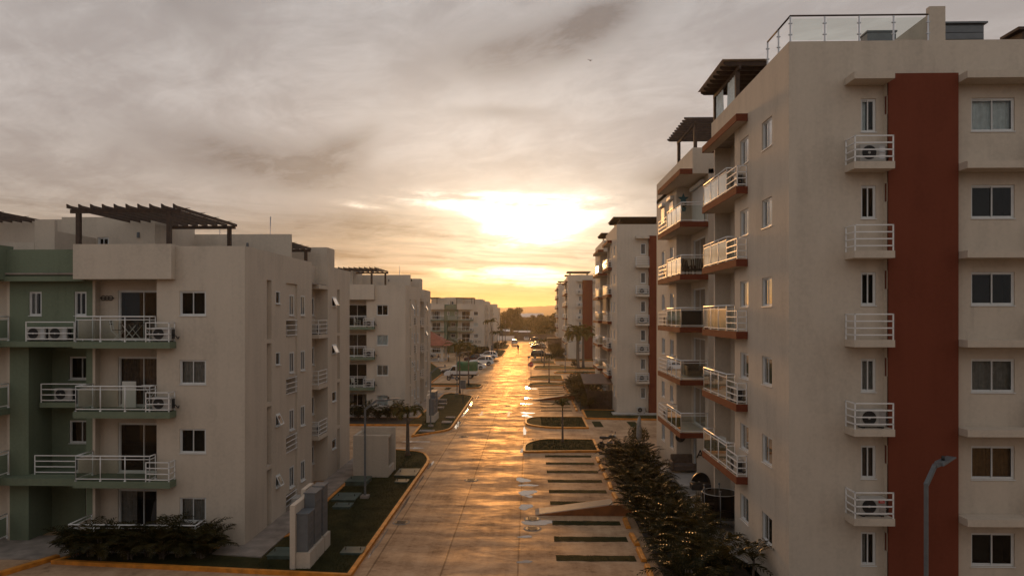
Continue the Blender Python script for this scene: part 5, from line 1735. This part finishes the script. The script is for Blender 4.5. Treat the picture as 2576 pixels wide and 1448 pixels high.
car('white SUV parked on the left behind the white sedan', 'suv', M_CARW, (-9.45, 138.8, 0), pi)
car('white sedan parked on the left behind the green-covered truck', 'sedan', M_CARW, (-10.25, 128.4, 0), pi)
car('dark red pickup parked on the left behind the white SUV', 'pickup', M_CARR, (-11.2, 147.5, 0), pi)
car('light SUV seen behind the dark red pickup on the left', 'suv', M_CARW, (-9.6, 158.5, 0), pi)
car('black sedan partly hidden behind the truck cab', 'sedan', M_CARB, (-12.3, 116.5, 0), pi)
car('silver car in shade behind the gazebo posts', 'sedan', M_RIM, (-24.0, 163, 0), 0)
car('dark car with its roof shining, by the hedge of block B20', 'suv', M_CARG, (-13.2, 170.0, 0), pi)
car('black SUV parked nearest in the right row of dark cars', 'suv', M_CARB, (2.55, 163.6, 0), 0)
car('dark red sedan parked second in the right row of dark cars', 'sedan', M_CARR, (2.55, 204.6, 0), 0)
car('black sedan parked third in the right row of dark cars', 'sedan', M_CARB, (2.6, 218.5, 0), 0)
car('dark grey sedan parked fourth in the right row of dark cars', 'sedan', M_CARG, (2.2, 227.5, 0), 0)
car('dark grey SUV parked last in the right row near the boundary wall', 'suv', M_CARG, (2.6, 264.5, 0), 0)
car('white SUV driving away on the left of the street', 'suv', M_CARW, (-5.1, 236, 0), pi / 2, 'moving cars')
car('white sedan standing before the boundary wall', 'sedan', M_CARW, (-1.4, 277.0, 0), pi / 2)
# truck
t = thing('truck', 'white light truck with a green tarpaulin cover, parked left', 'truck', (-10.75, 110.2, 0), pi - .05)
m = MB()
loft(m, lambda y: [(2.50, y, .45), (2.56, y, .85), (2.30, y, 1.12), (1.75, y, 1.22), (1.20, y, 1.98 - .04 * (abs(y) > .7)), (.62, y, 2.02 - .04 * (abs(y) > .7)), (.55, y, .45)], [-.86, -.80, 0, .80, .86])
m.build('cab', M_CARW, t, .05)
m = MB()
for s in (-1, 1): m.quad((1.62, s * .866, 1.25), (1.17, s * .866, 1.88), (.72, s * .866, 1.90), (.72, s * .866, 1.25))
m.quad((1.74, -.72, 1.25), (1.74, .72, 1.25), (1.245, .68, 1.93), (1.245, -.68, 1.93)); m.build('window_glass', M_CARGLASS, t)
m = MB(); m.box(.50, -.9, .72, -2.5, .9, .95); m.box(.5, -.92, .95, .44, .92, 1.22); m.box(.44, -.92, .951, -2.5, -.87, 1.22); m.box(.44, .87, .951, -2.5, .92, 1.22); m.box(-2.5, -.92, .951, -2.55, .92, 1.22)
m.build('cargo_bed', M_CARW, t)
m = MB()
loft(m, lambda x: [(x, -.93, 1.2), (x, .93, 1.2), (x, .95, 2.25), (x, .80, 2.55 + .05 * sin(x * 5)), (x, 0, 2.66 + .04 * sin(x * 5)), (x, -.80, 2.55 + .05 * sin(x * 5)), (x, -.95, 2.25)], [.42 - i * .37 for i in range(9)])
m.build('tarpaulin', M_TARP, t)
m = MB(); m.box(2.2, -.5, .45, -2.5, .5, .62); m.build('chassis', M_DARK, t)
for x in (1.75, -1.55):
    for s in (-1, 1): wheel(t, x, s * .74, .34, .22, s)
for s in (-1, 1):
    m = MB(); m.box(2.46, s * .45, .72, 2.57, s * .78, .90); m.build('headlight', M_LENS_W, t, .02)
    m = MB(); m.box(-2.56, s * .68, .76, -2.59, s * .9, .90); m.build('taillight', M_LENS_R, t)
m = MB(); m.bar((-2.7, -.85, .5), (-2.7, .85, .5), .09); m.bar((-2.5, -.4, .5), (-2.7, -.4, .5), .06); m.bar((-2.5, .4, .5), (-2.7, .4, .5), .06); m.build('bumper', M_STEEL, t)


def motorcycle(label, loc, rz, paint, group='parked motorcycles'):
    t = thing('motorcycle', label, 'motorcycle', loc, rz, group)
    for x in (.65, -.62): wheel(t, x, 0, .29, .10, 1)
    m = MB()
    m.tube([(.65, 0, .29), (.42, 0, .85), (.36, 0, 1.02)], .03, 6); m.tube([(.40, 0, .85), (-.1, 0, .45), (-.62, 0, .29)], .035, 6); m.tube([(.38, 0, .80), (-.5, 0, .72)], .03, 6); m.tube([(-.62, 0, .29), (-.45, 0, .72)], .025, 6)
    m.build('frame', M_DARK, t)
    m = MB(); m.box(-.12, -.13, .25, .25, .13, .55); m.build('engine', M_GREY, t, .03)
    m = MB(); m.tube([(.33, 0, .86), (.15, 0, .90), (-.08, 0, .80)], [.06, .13, .10], 9); m.build('fuel_tank', paint, t)
    m = MB(); m.tube([(-.05, 0, .82), (-.35, 0, .82), (-.72, 0, .88)], [.09, .12, .08], 8); m.build('seat', M_DARK, t)
    m = MB(); m.tube([(.25, -.36, 1.05), (.37, 0, 1.0), (.25, .36, 1.05)], .016, 6)
    hb = m.build('handlebar', M_STEEL, t)
    m = MB()
    for s in (-1, 1): m.tube([(.36, s * .22, 1.05), (.38, s * .30, 1.22)], .012, 5); m.tube([(.38, s * .30, 1.24), (.36, s * .30, 1.24)], .055, 8)
    m.build('mirror', M_DARK, hb)
    m = MB(); m.tube([(.42, 0, .93), (.52, 0, .93)], [.06, .08], 9); m.build('headlight', M_LENS_W, t)
    m = MB(); m.tube([(.2, .12, .3), (-.3, .16, .28), (-.75, .18, .42)], .04, 7); m.build('exhaust', M_STEEL, t)
    return t


motorcycle('dark red motorcycle parked beside the truck cab', (-11.6, 106.5, 0), pi, M_CARR)
motorcycle('motorcycle with shining bars behind the palm hedge, near the side street', (5.75, 51.6, .1), .3, M_CARG)

# ------------------------------------------------------------------ gazebo, shed, timber screen
t = thing('gazebo', 'open gazebo with red tiled hip roof on cream posts', 'gazebo', (-23.2, 154.4, 0))
m = MB(); m.box(-4.8, -3.6, 0, 4.8, 3.6, .18); m.build('floor', M_DECK, t)
for x in (-4.4, 0, 4.4):
    for y in (-3.2, 3.2):
        m = MB(); m.box(x - .24, y - .24, .18, x + .24, y + .24, 2.9); m.build('post', MB_BEIGE, t)
m = MB(); m.box(-4.65, -3.45, 2.9, 4.65, -2.95, 3.45); m.box(-4.65, 2.95, 2.9, 4.65, 3.45, 3.45); m.box(-4.65, -2.95, 2.9, -4.15, 2.95, 3.45); m.box(4.15, -2.95, 2.9, 4.65, 2.95, 3.45); m.build('beam', MB_BEIGE, t)
m = MB(); ex, ey = 6.2, 5.0; rx = 1.4
z0, z1 = 3.42, 6.4
nrow = 12
for i in range(nrow):                                       # stepped courses of tiles
    a, b = i / nrow, (i + 1) / nrow
    for s in (-1, 1):
        f = lambda q: (ex + (rx - ex) * q, ey * (1 - q), z0 + (z1 - z0) * q)
        A, Bq = f(a), f(b); lift = .05
        m.quad((-A[0] * 1, s * A[1], A[2] + lift), (A[0], s * A[1], A[2] + lift), (Bq[0], s * Bq[1], Bq[2]), (-Bq[0], s * Bq[1], Bq[2]))
        m.quad((-A[0], s * A[1], A[2] - .02), (A[0], s * A[1], A[2] - .02), (A[0], s * A[1], A[2] + lift), (-A[0], s * A[1], A[2] + lift))
        m.quad((s * A[0], -A[1], A[2] + lift), (s * A[0], A[1], A[2] + lift), (s * Bq[0], Bq[1], Bq[2]), (s * Bq[0], -Bq[1], Bq[2]))
        m.quad((s * A[0], -A[1], A[2] - .02), (s * A[0], A[1], A[2] - .02), (s * A[0], A[1], A[2] + lift), (s * A[0], -A[1], A[2] + lift))
m.quad((-ex, -ey, z0 - .02), (-ex, ey, z0 - .02), (ex, ey, z0 - .02), (ex, -ey, z0 - .02))
m.build('roof', M_TILEROOF, t)
t = thing('garden_shed', 'dark timber shed roof over a fenced yard at the corner of the second right block', 'shed', (5.9, 73.4, .1))
m = MB()
for i in range(22):
    x = .1 + i * .14; m.box(x, .55, 0, x + .125, .6, 1.85 + .03 * ((i * 7) % 3))
for i in range(30):
    y = .7 + i * .14; m.box(.1, y, 0, .15, y + .125, 1.85 + .03 * ((i * 5) % 3))
m.build('fence', M_DARKWOOD, t)
for x, y in ((.2, .7), (2.9, .7), (.2, 4.6)):
    m = MB(); m.box(x - .07, y - .07, 0, x + .07, y + .07, 2.6); m.build('post', M_DARKWOOD, t)
m = MB(); m.extrude([(-.3, .3, 2.55), (-.3, .3, 2.63), (-.3, 5.2, 3.25), (-.3, 5.2, 3.17)], ((0, 0, 0), (3.35, 0, 0))); m.build('roof', M_BROWNSHEET, t)
t = thing('timber_screen', 'tall dark timber screen wall at the corner of the farthest right block', 'screen', (5.0, 198.5, 0))
m = MB()
for i in range(26): m.box(i * .15, 0, 0, i * .15 + .13, .06, 3.4)
for i in range(26): m.box(0, .1 + i * .15, 0, .06, .23 + i * .15, 3.4)
m.build('boards', M_DARKWOOD, t)
m = MB(); m.box(-.1, -.1, 3.41, 4.0, 4.2, 3.5); m.build('roof', M_BROWNSHEET, t)
TR = .78
t = thing('trampoline', 'round trampoline with black safety net and pale rim on the terrace', 'trampoline', (8.58, 32.2, .23))
m = MB(); n = 24
m.tube([(TR * cos(2 * pi * k / n), TR * sin(2 * pi * k / n), .55) for k in range(n + 1)], .04, 6); m.build('frame', M_DARK, t)
m = MB(); m.add([(.74 * cos(2 * pi * k / n), .74 * sin(2 * pi * k / n), .56) for k in range(n)], [tuple(range(n))]); m.build('mat', M_DARK, t)
for k in range(6):
    a = 2 * pi * k / 6 + .3
    m = MB(); m.tube([(TR * cos(a), TR * sin(a), 0), (TR * cos(a), TR * sin(a), 1.75)], .022, 6); m.tube([(TR * cos(a), TR * sin(a), 1.75), (TR * cos(a), TR * sin(a), 1.84)], .045, 6); m.build('pole', M_LAMP, t)
net = mat_glass('net_mesh', (.22, .22, .22), .1, .5)
m = MB(); vs = [(TR * cos(2 * pi * k / n), TR * sin(2 * pi * k / n), z) for z in (.6, 1.6) for k in range(n)]
m.add(vs, [(k, (k + 1) % n, n + (k + 1) % n, n + k) for k in range(n)]); m.build('safety_net', net, t)
m = MB(); m.tube([(TR * cos(2 * pi * k / n), TR * sin(2 * pi * k / n), 1.6) for k in range(n + 1)], .012, 6); m.build('rim', M_CREAM_PLASTIC, t)
t = thing('parasol', 'closed pale parasol standing among the hedge palms', 'parasol', (7.4, 48.2, .1))
m = MB(); m.tube([(0, 0, 0), (0, 0, 2.9)], .025, 6); m.build('pole', M_LAMP, t)
m = MB(); m.tube([(0, 0, 1.2), (0, 0, 1.5), (0, 0, 2.3), (.02, 0, 2.75), (.02, 0, 2.92)], [.06, .19, .16, .10, .02], 10); m.build('canopy', M_CURT_G, t)


# ------------------------------------------------------------------ furniture on balconies and terraces
def folding_chair(label, loc, rz, cushion=False):
    t = thing('folding_chair', label, 'chair', loc, rz, 'folding balcony chairs')
    m = MB()
    for s in (-.19, .19):
        m.bar((-.2, s, 0), (.2, s, .46), .022); m.bar((.2, s, 0), (-.22, s, .44), .022); m.bar((-.22, s, .44), (-.30, s, .86), .022)
    m.build('frame', M_WHITE, t)
    m = MB()
    for i in range(5): m.box(-.2 + i * .085, -.2, .46, -.13 + i * .085, .2, .48)
    m.build('seat', M_DARKWOOD, t)
    m = MB(); m.box(-.31, -.2, .70, -.285, .2, .76); m.box(-.325, -.2, .80, -.30, .2, .86); m.build('backrest', M_DARKWOOD, t)
    if cushion:
        m = MB(); m.box(-.2, -.19, .481, .2, .19, .53); m.build('cushion', M_CURT_G, t, .02)
    return t


zb = 3 * FL
t = thing('folding_table', 'slim folding table with crossed white legs on the top left balcony', 'table', (-17.0, 29.85, zb))
m = MB(); m.box(-.38, -.3, .71, .38, .3, .735); m.build('tabletop', M_DARKWOOD, t)
for s in (-.25, .25):
    m = MB(); m.bar((-.3, s, 0), (.3, s, .70), .022); m.bar((.3, s, 0), (-.3, s, .70), .022); m.build('leg', M_WHITE, t)
folding_chair('dark folding chair left of the table on the top left balcony', (-17.75, 30.1, zb), .3)
folding_chair('folding chair with pale cushion right of the table, top left balcony', (-16.05, 29.85, zb), pi - .2, True)


t = thing('drying_rack', 'folded drying rack and pale panel on the third floor balcony, nearest left block', 'drying rack', (-16.3, 30.0, 2 * FL))
m = MB(); m.bar((-.35, 0, 0), (.35, .1, 1.0), .02); m.bar((.35, 0, 0), (-.35, .1, 1.0), .02)
for i in range(5): m.bar((-.4, .05 * i, 1.0), (.4, .05 * i, 1.0), .014)
m.build('frame', M_WHITE, t)
m = MB(); m.box(-1.35, .2, .02, -.75, .24, 1.15); m.build('panel', M_CREAM_PLASTIC, t)
t = thing('draped_stand', 'dark draped stand behind the ground terrace hedge, nearest left block', 'stand', (-15.9, 29.9, .18))
m = MB(); m.tube([(0, 0, 0), (0, 0, .5), (.02, 0, 1.0), (0, 0, 1.6), (0, 0, 1.8)], [.22, .26, .30, .18, .08], 10); m.build('drape', M_CLOTH_D, t)


def adirondack(label, loc, rz):
    t = thing('slatted_armchair', label, 'chair', loc, rz, 'dark slatted armchairs')
    m = MB()
    for i in range(6): m.bar((-.25, -.24 + i * .095, .30), (-.48, -.30 + i * .12, 1.0 - .03 * abs(i - 2.5)), .075, .02)
    m.build('backrest', M_DARKWOOD, t)
    m = MB()
    for i in range(5): m.bar((.28 - i * .12, -.27, .36 - i * .02), (.28 - i * .12, .27, .36 - i * .02), .09, .02)
    m.build('seat', M_DARKWOOD, t)
    for s in (-.32, .32):
        m = MB(); m.bar((.3, s, .55), (-.40, s, .55), .12, .025); m.build('armrest', M_DARKWOOD, t)
        for x in (.27, -.3):
            m = MB(); m.bar((x, s, 0), (x, s, .54), .06); m.build('leg', M_DARKWOOD, t)
    return t


zw = F0 + FR * 4
adirondack('dark slatted armchair, left one on the far wing balcony of the nearest right block', (8.75, 39.6, zw), -pi / 2 + .4)
adirondack('dark slatted armchair, right one on the far wing balcony of the nearest right block', (9.25, 39.4, zw), -pi / 2 - .2)
t = thing('storage_box', 'black covered storage bench on the fourth floor far wing balcony', 'storage box', (8.9, 39.5, F0 + FR * 3))
m = MB(); m.box(-.55, -.35, .05, .55, .35, .86); m.build('body', M_DARK, t, .03)
m = MB(); m.box(-.6, -.4, .861, .6, .4, .93); m.build('lid', M_DARK, t, .02)
t = thing('wicker_armchair', 'brown wicker armchair on the third floor far wing balcony', 'armchair', (9.1, 39.7, F0 + FR * 2), -pi / 2)
m = MB(); m.box(-.4, -.4, .12, .4, .4, .42); m.build('seat', M_WICKER, t, .03)
m = MB(); m.box(-.42, -.42, .12, -.3, .42, .95); m.build('backrest', M_WICKER, t, .03)
for s in (-1, 1):
    m = MB(); m.box(-.3, s * .32, .421, .4, s * .42, .68); m.build('armrest', M_WICKER, t, .03)


def plastic_chair(label, loc, rz):
    t = thing('plastic_chair', label, 'chair', loc, rz, 'white plastic chairs')
    m = MB(); m.box(-.24, -.24, .42, .24, .24, .45); m.build('seat', M_CREAM_PLASTIC, t, .015)
    m = MB(); n = 9
    vs = []
    for i in range(n):
        a = -.9 + 1.8 * i / (n - 1); vs += [(-.05 - .22 * cos(a), .30 * sin(a), .45), (-.13 - .22 * cos(a), .30 * sin(a), .88 - .10 * abs(a))]
    m.add(vs, [(2 * i, 2 * i + 2, 2 * i + 3, 2 * i + 1) for i in range(n - 1)], True); m.build('backrest', M_CREAM_PLASTIC, t)
    for x in (-.22, .22):
        for y in (-.22, .22):
            m = MB(); m.bar((x, y, 0), (x * .95, y * .95, .42), .04); m.build('leg', M_CREAM_PLASTIC, t)
    for s in (-1, 1):
        m = MB(); m.bar((-.2, s * .27, .66), (.2, s * .26, .64), .045, .02); m.bar((.2, s * .26, .64), (.22, s * .23, .43), .035); m.build('armrest', M_CREAM_PLASTIC, t)
    return t


plastic_chair('white plastic chair at the near end of the lowest balcony, nearest right block', (8.75, 30.7, F0 + FR), pi / 2)
plastic_chair('white plastic chair further back on the lowest balcony, nearest right block', (8.65, 32.0, F0 + FR), -pi / 2)
plastic_chair('white plastic chair on the top balcony of the second left block', (-16.6, 67.8, 3 * FL), .5)
plastic_chair('pale plastic chair on the second floor balcony of the second left block', (-16.9, 67.8, FL), -.4)
for i, (x, rz) in enumerate(((-17.1, 0), (-15.6, pi))):
    plastic_chair('white armchair at the %s of the third floor balcony, block B20' % ('left', 'right')[i], (x, 183.3, 2 * FL), rz)
t = thing('coffee_table', 'low white table between the armchairs, third floor balcony, block B20', 'table', (-16.4, 183.2, 2 * FL))
m = MB(); m.box(-.4, -.25, .40, .4, .25, .45); m.build('tabletop', M_CREAM_PLASTIC, t)
for x in (-.33, .33):
    m = MB(); m.box(x - .04, -.2, 0, x + .04, .2, .40); m.build('leg', M_CREAM_PLASTIC, t)
t = thing('shell_armchair', 'black hooded shell armchair on the ground terrace, nearest right block', 'armchair', (8.95, 37.2, F0))
m = MB(); n = 14
vs = []
for j in range(8):
    b_ = pi * .5 * j / 7
    for i in range(n):
        a = pi * .95 * i / (n - 1) - .1
        vs.append((.52 * cos(a) * cos(b_ * .9), .40 * sin(b_) + .1, .2 + .72 * sin(a) * cos(b_ * .9) * .9 + .1))
m.add(vs, [(j * n + i, j * n + i + 1, (j + 1) * n + i + 1, (j + 1) * n + i) for j in range(7) for i in range(n - 1)], True); m.build('shell', M_DARK, t)
m = MB(); m.box(-.5, -.1, .05, .5, .5, .36); m.build('seat', M_DARK, t, .04)
t = thing('sofa', 'brown sofa against the wall of the ground terrace, nearest right block', 'sofa', (9.1, 41.8, F0), -pi / 2)
m = MB(); m.box(-.4, -.7, .1, .4, .7, .45); m.build('seat', M_CURT_B, t, .05)
m = MB(); m.box(-.55, -.75, .1, -.401, .75, .95); m.build('backrest', M_CURT_B, t, .06)
for s in (-1, 1):
    m = MB(); m.box(-.4, s * .71, .1, .4, s * .88, .65); m.build('armrest', M_CURT_B, t, .05)
m = MB()
for zz, xx in ((0, -.0),): pass
st = [(.34 * (1 if k % 2 == 0 else .42) * cos(pi / 2 + k * pi / 5), 0, .34 * (1 if k % 2 == 0 else .42) * sin(pi / 2 + k * pi / 5)) for k in range(10)]
m.extrude(st, ((0, 0, 0), (0, .04, 0)))
o = m.build('star_ornament', M_TEAL); o.location = (8.95, 41.5, F0 + FR * 5 + 1.75)
tag(o, 'teal star ornament hung on the top balcony wall of the far wing', 'ornament')
t = thing('hanging_planter', 'small hanging plant pot below the star ornament', 'plant pot', (8.95, 41.4, F0 + FR * 5 + 1.0))
m = MB(); m.tube([(0, 0, 0), (0, 0, .22)], [.10, .16], 10); m.build('pot', M_TEAL, t)
link('plant', shrub_mesh(90, .22, .35, 120, .05), t).location = (0, 0, .15)
m = MB(); n = 20
m.extrude([(.30 * cos(2 * pi * k / n), 0, .30 * sin(2 * pi * k / n)) for k in range(n)], ((0, 0, 0), (0, .04, 0)))
o = m.build('wall_plate', M_DARK); o.location = (8.98, 42.44, 2.55); tag(o, 'round dark plate on the ground terrace wall, far wing', 'wall decoration')
m = MB()
for k in range(3):
    m.tube([(-.16 + k * .16 + .10 * cos(2 * pi * q / 10), 0, .10 * sin(2 * pi * q / 10)) for q in range(11)], .018, 5)
m.bar((-.3, 0, 0), (.3, 0, 0), .04)
o = m.build('wall_ornament', M_IRON); o.location = (-18.5, 30.50, zb + 1.86); tag(o, 'dark wrought iron ornament on the top left balcony wall', 'wall decoration')
for i, (x, y, sc, lab) in enumerate(((8.35, 35.3, .8, 'spiky potted plant at the edge of the ground terrace'), (8.15, 34.1, .6, 'small potted plant beside the spiky one'), (9.0, 34.6, .6, 'potted plant in the shade against the ground terrace wall'))):
    t = thing('potted_plant', lab, 'potted plant', (x, y, .2), 0, 'potted plants of the right terrace')
    m = MB(); m.tube([(0, 0, 0), (0, 0, .34)], [.15, .22], 12); m.build('pot', M_POT, t)
    m = MB(); r2 = random.Random(i)
    for k in range(22):
        a = r2.uniform(0, 6.28); b_ = r2.uniform(.1, .9); L = r2.uniform(.5, 1.0) * sc
        d = Vector((cos(a) * sin(b_), sin(a) * sin(b_), cos(b_))); w_ = Vector((-sin(a), cos(a), 0)) * .03
        m.add([Vector((0, 0, .33)) - w_, Vector((0, 0, .33)) + w_, Vector((0, 0, .33)) + d * L], [(0, 1, 2)])
    m.build('plant', M_LEAF_ARECA, t)
t = thing('planter_wall', 'low cream planter wall with dark red base between the ground terraces', 'planter', (8.0, 33.6, .2))
m = MB(); m.box(0, 0, 0, 1.3, .25, .62); m.build('wall', MB_RED, t)
m = MB(); m.box(-.05, -.05, .621, 1.35, .30, .70); m.build('coping', MB_BEIGE, t)


# ------------------------------------------------------------------ people
def person(label, loc, rz, top, legs, pose='walk', h=1.74):
    t = thing('person', label, 'person', loc, rz, 'people in the street')
    s = h / 1.74; V = []; E_ = []; Rad = []

    def node(p, r, par=None):
        V.append(tuple(q * s for q in p)); Rad.append(r * s)
        if par is not None: E_.append((par, len(V) - 1))
        return len(V) - 1
    pel = node((0, 0, .95), .145)
    wa = node((0, 0, 1.10), .125, pel); ch = node((0, 0, 1.30), .155, wa); nk = node((0, .0, 1.47), .07, ch)
    ne = node((.01, 0, 1.53), .058, nk); hd = node((.02, 0, 1.62), .088, ne); node((.02, 0, 1.70), .072, hd)
    for sd, st in ((1, .20), (-1, -.20)):
        if pose != 'walk': st *= .25
        hip = node((0, sd * .09, .90), .095, pel); kn = node((st * .55 + .03, sd * .095, .50), .062, hip); an = node((st * 1.0 - (.06 if st < 0 else 0), sd * .095, .09 + (.04 if st < -.1 else 0)), .042, kn)
        node((st * 1.0 + .15 - (.06 if st < 0 else 0), sd * .10, .035), .036, an)
        sh = node((0, sd * .18, 1.42), .062, ch)
        el_ = node((-st * .5 - .02, sd * .235, 1.14), .045, sh); wr_ = node((-st * .9 + .10, sd * .225, .90), .032, el_)
        pa_ = node((-st * .95 + .12, sd * .22, .83), .034, wr_)
        for q in range(4):
            k1 = node((-st * .95 + .145 - q * .020, sd * (.215), .775), .0095, pa_); node((-st * .95 + .150 - q * .018, sd * .205, .735 + abs(q - 1.3) * .008), .008, k1)
        th = node((-st * .95 + .165, sd * .195, .815), .0095, pa_); node((-st * .95 + .18, sd * .185, .785), .008, th)
    me = bpy.data.meshes.new('body'); me.from_pydata(V, E_, []); me.materials.append(M_SKIN)
    o = link('body', me, t)
    md = o.modifiers.new('skin', 'SKIN'); sv = me.skin_vertices[0].data
    for i, r_ in enumerate(Rad): sv[i].radius = (r_, r_); sv[i].use_root = (i == 0)
    o.modifiers.new('sub', 'SUBSURF').levels = 1; o.modifiers['sub'].render_levels = 2
    m = MB(); m.tube([(0, 0, .92 * s), (0, 0, 1.1 * s), (0, 0, 1.32 * s), (0, 0, 1.46 * s)], [.168 * s, .150 * s, .20 * s, .10 * s], 12); m.build('shirt', top, t)
    m = MB()
    for sd, st in ((1, .20), (-1, -.20)):
        if pose != 'walk': st *= .25
        m.tube([(0, sd * .08 * s, .98 * s), (st * .55 * s + .03, sd * .095 * s, .50 * s), (st * .95 * s - (.06 if st < 0 else 0), sd * .095 * s, .16 * s)], [.125 * s, .085 * s, .065 * s], 9)
    m.build('trousers', legs, t)
    m = MB(); m.tube([(.0, 0, 1.60 * s), (-.01, 0, 1.68 * s), (.0, 0, 1.745 * s)], [.085 * s, .100 * s, .045 * s], 10); m.build('hair', M_DARK, t)
    return t


person('person in dark clothes walking down the middle of the wet street', (-3.25, 195.6, 0), -pi / 2, M_CLOTH_D, M_CLOTH_D, 'walk', 1.8)
person('person in a pale shirt standing at the right post of the gazebo', (-16.95, 146.9, .1), 0, M_CLOTH_W, M_CLOTH_D, 'stand')
person('person in a dark top and white shorts walking before the gazebo', (-18.85, 145.5, .1), 1.2, M_CLOTH_D, M_CLOTH_W, 'walk')

# a bird high over the street
m = MB()
m.tube([(-.16, 0, 0), (0, 0, .01), (.14, 0, 0), (.2, 0, .01)], [.01, .05, .03, .008], 7)
m.add([(-.06, .03, .02), (.08, .03, .02), (.03, .26, .12), (-.10, .46, .05)], [(0, 1, 2, 3)]); m.add([(-.06, -.03, .02), (.08, -.03, .02), (.03, -.26, .12), (-.10, -.46, .05)], [(3, 2, 1, 0)])
m.add([(-.15, .02, .0), (-.15, -.02, 0), (-.3, -.05, 0), (-.3, .05, 0)], [(0, 1, 2, 3)])
o = m.build('bird', M_DARK); o.location = (6.6, 78, 37.8); o.rotation_euler = (.3, .2, .9); tag(o, 'tiny dark bird flying high above the street', 'bird')

# ------------------------------------------------------------------ air
m = MB(); m.box(-1995, -250, -3, 1795, 3500, 70)
hz = m.build('haze', None if False else M_GREY)
hm = bpy.data.materials.new('haze'); hm.use_nodes = True
nt = hm.node_tree; nt.nodes.clear()
pv = nt.nodes.new('ShaderNodeVolumePrincipled'); pv.inputs['Color'].default_value = (.92, .86, .78, 1); pv.inputs['Density'].default_value = .00011
pv.inputs['Anisotropy'].default_value = .72
ou = nt.nodes.new('ShaderNodeOutputMaterial'); nt.links.new(pv.outputs[0], ou.inputs['Volume'])
hz.data.materials.clear(); hz.data.materials.append(hm)
tag(hz, kind='stuff')
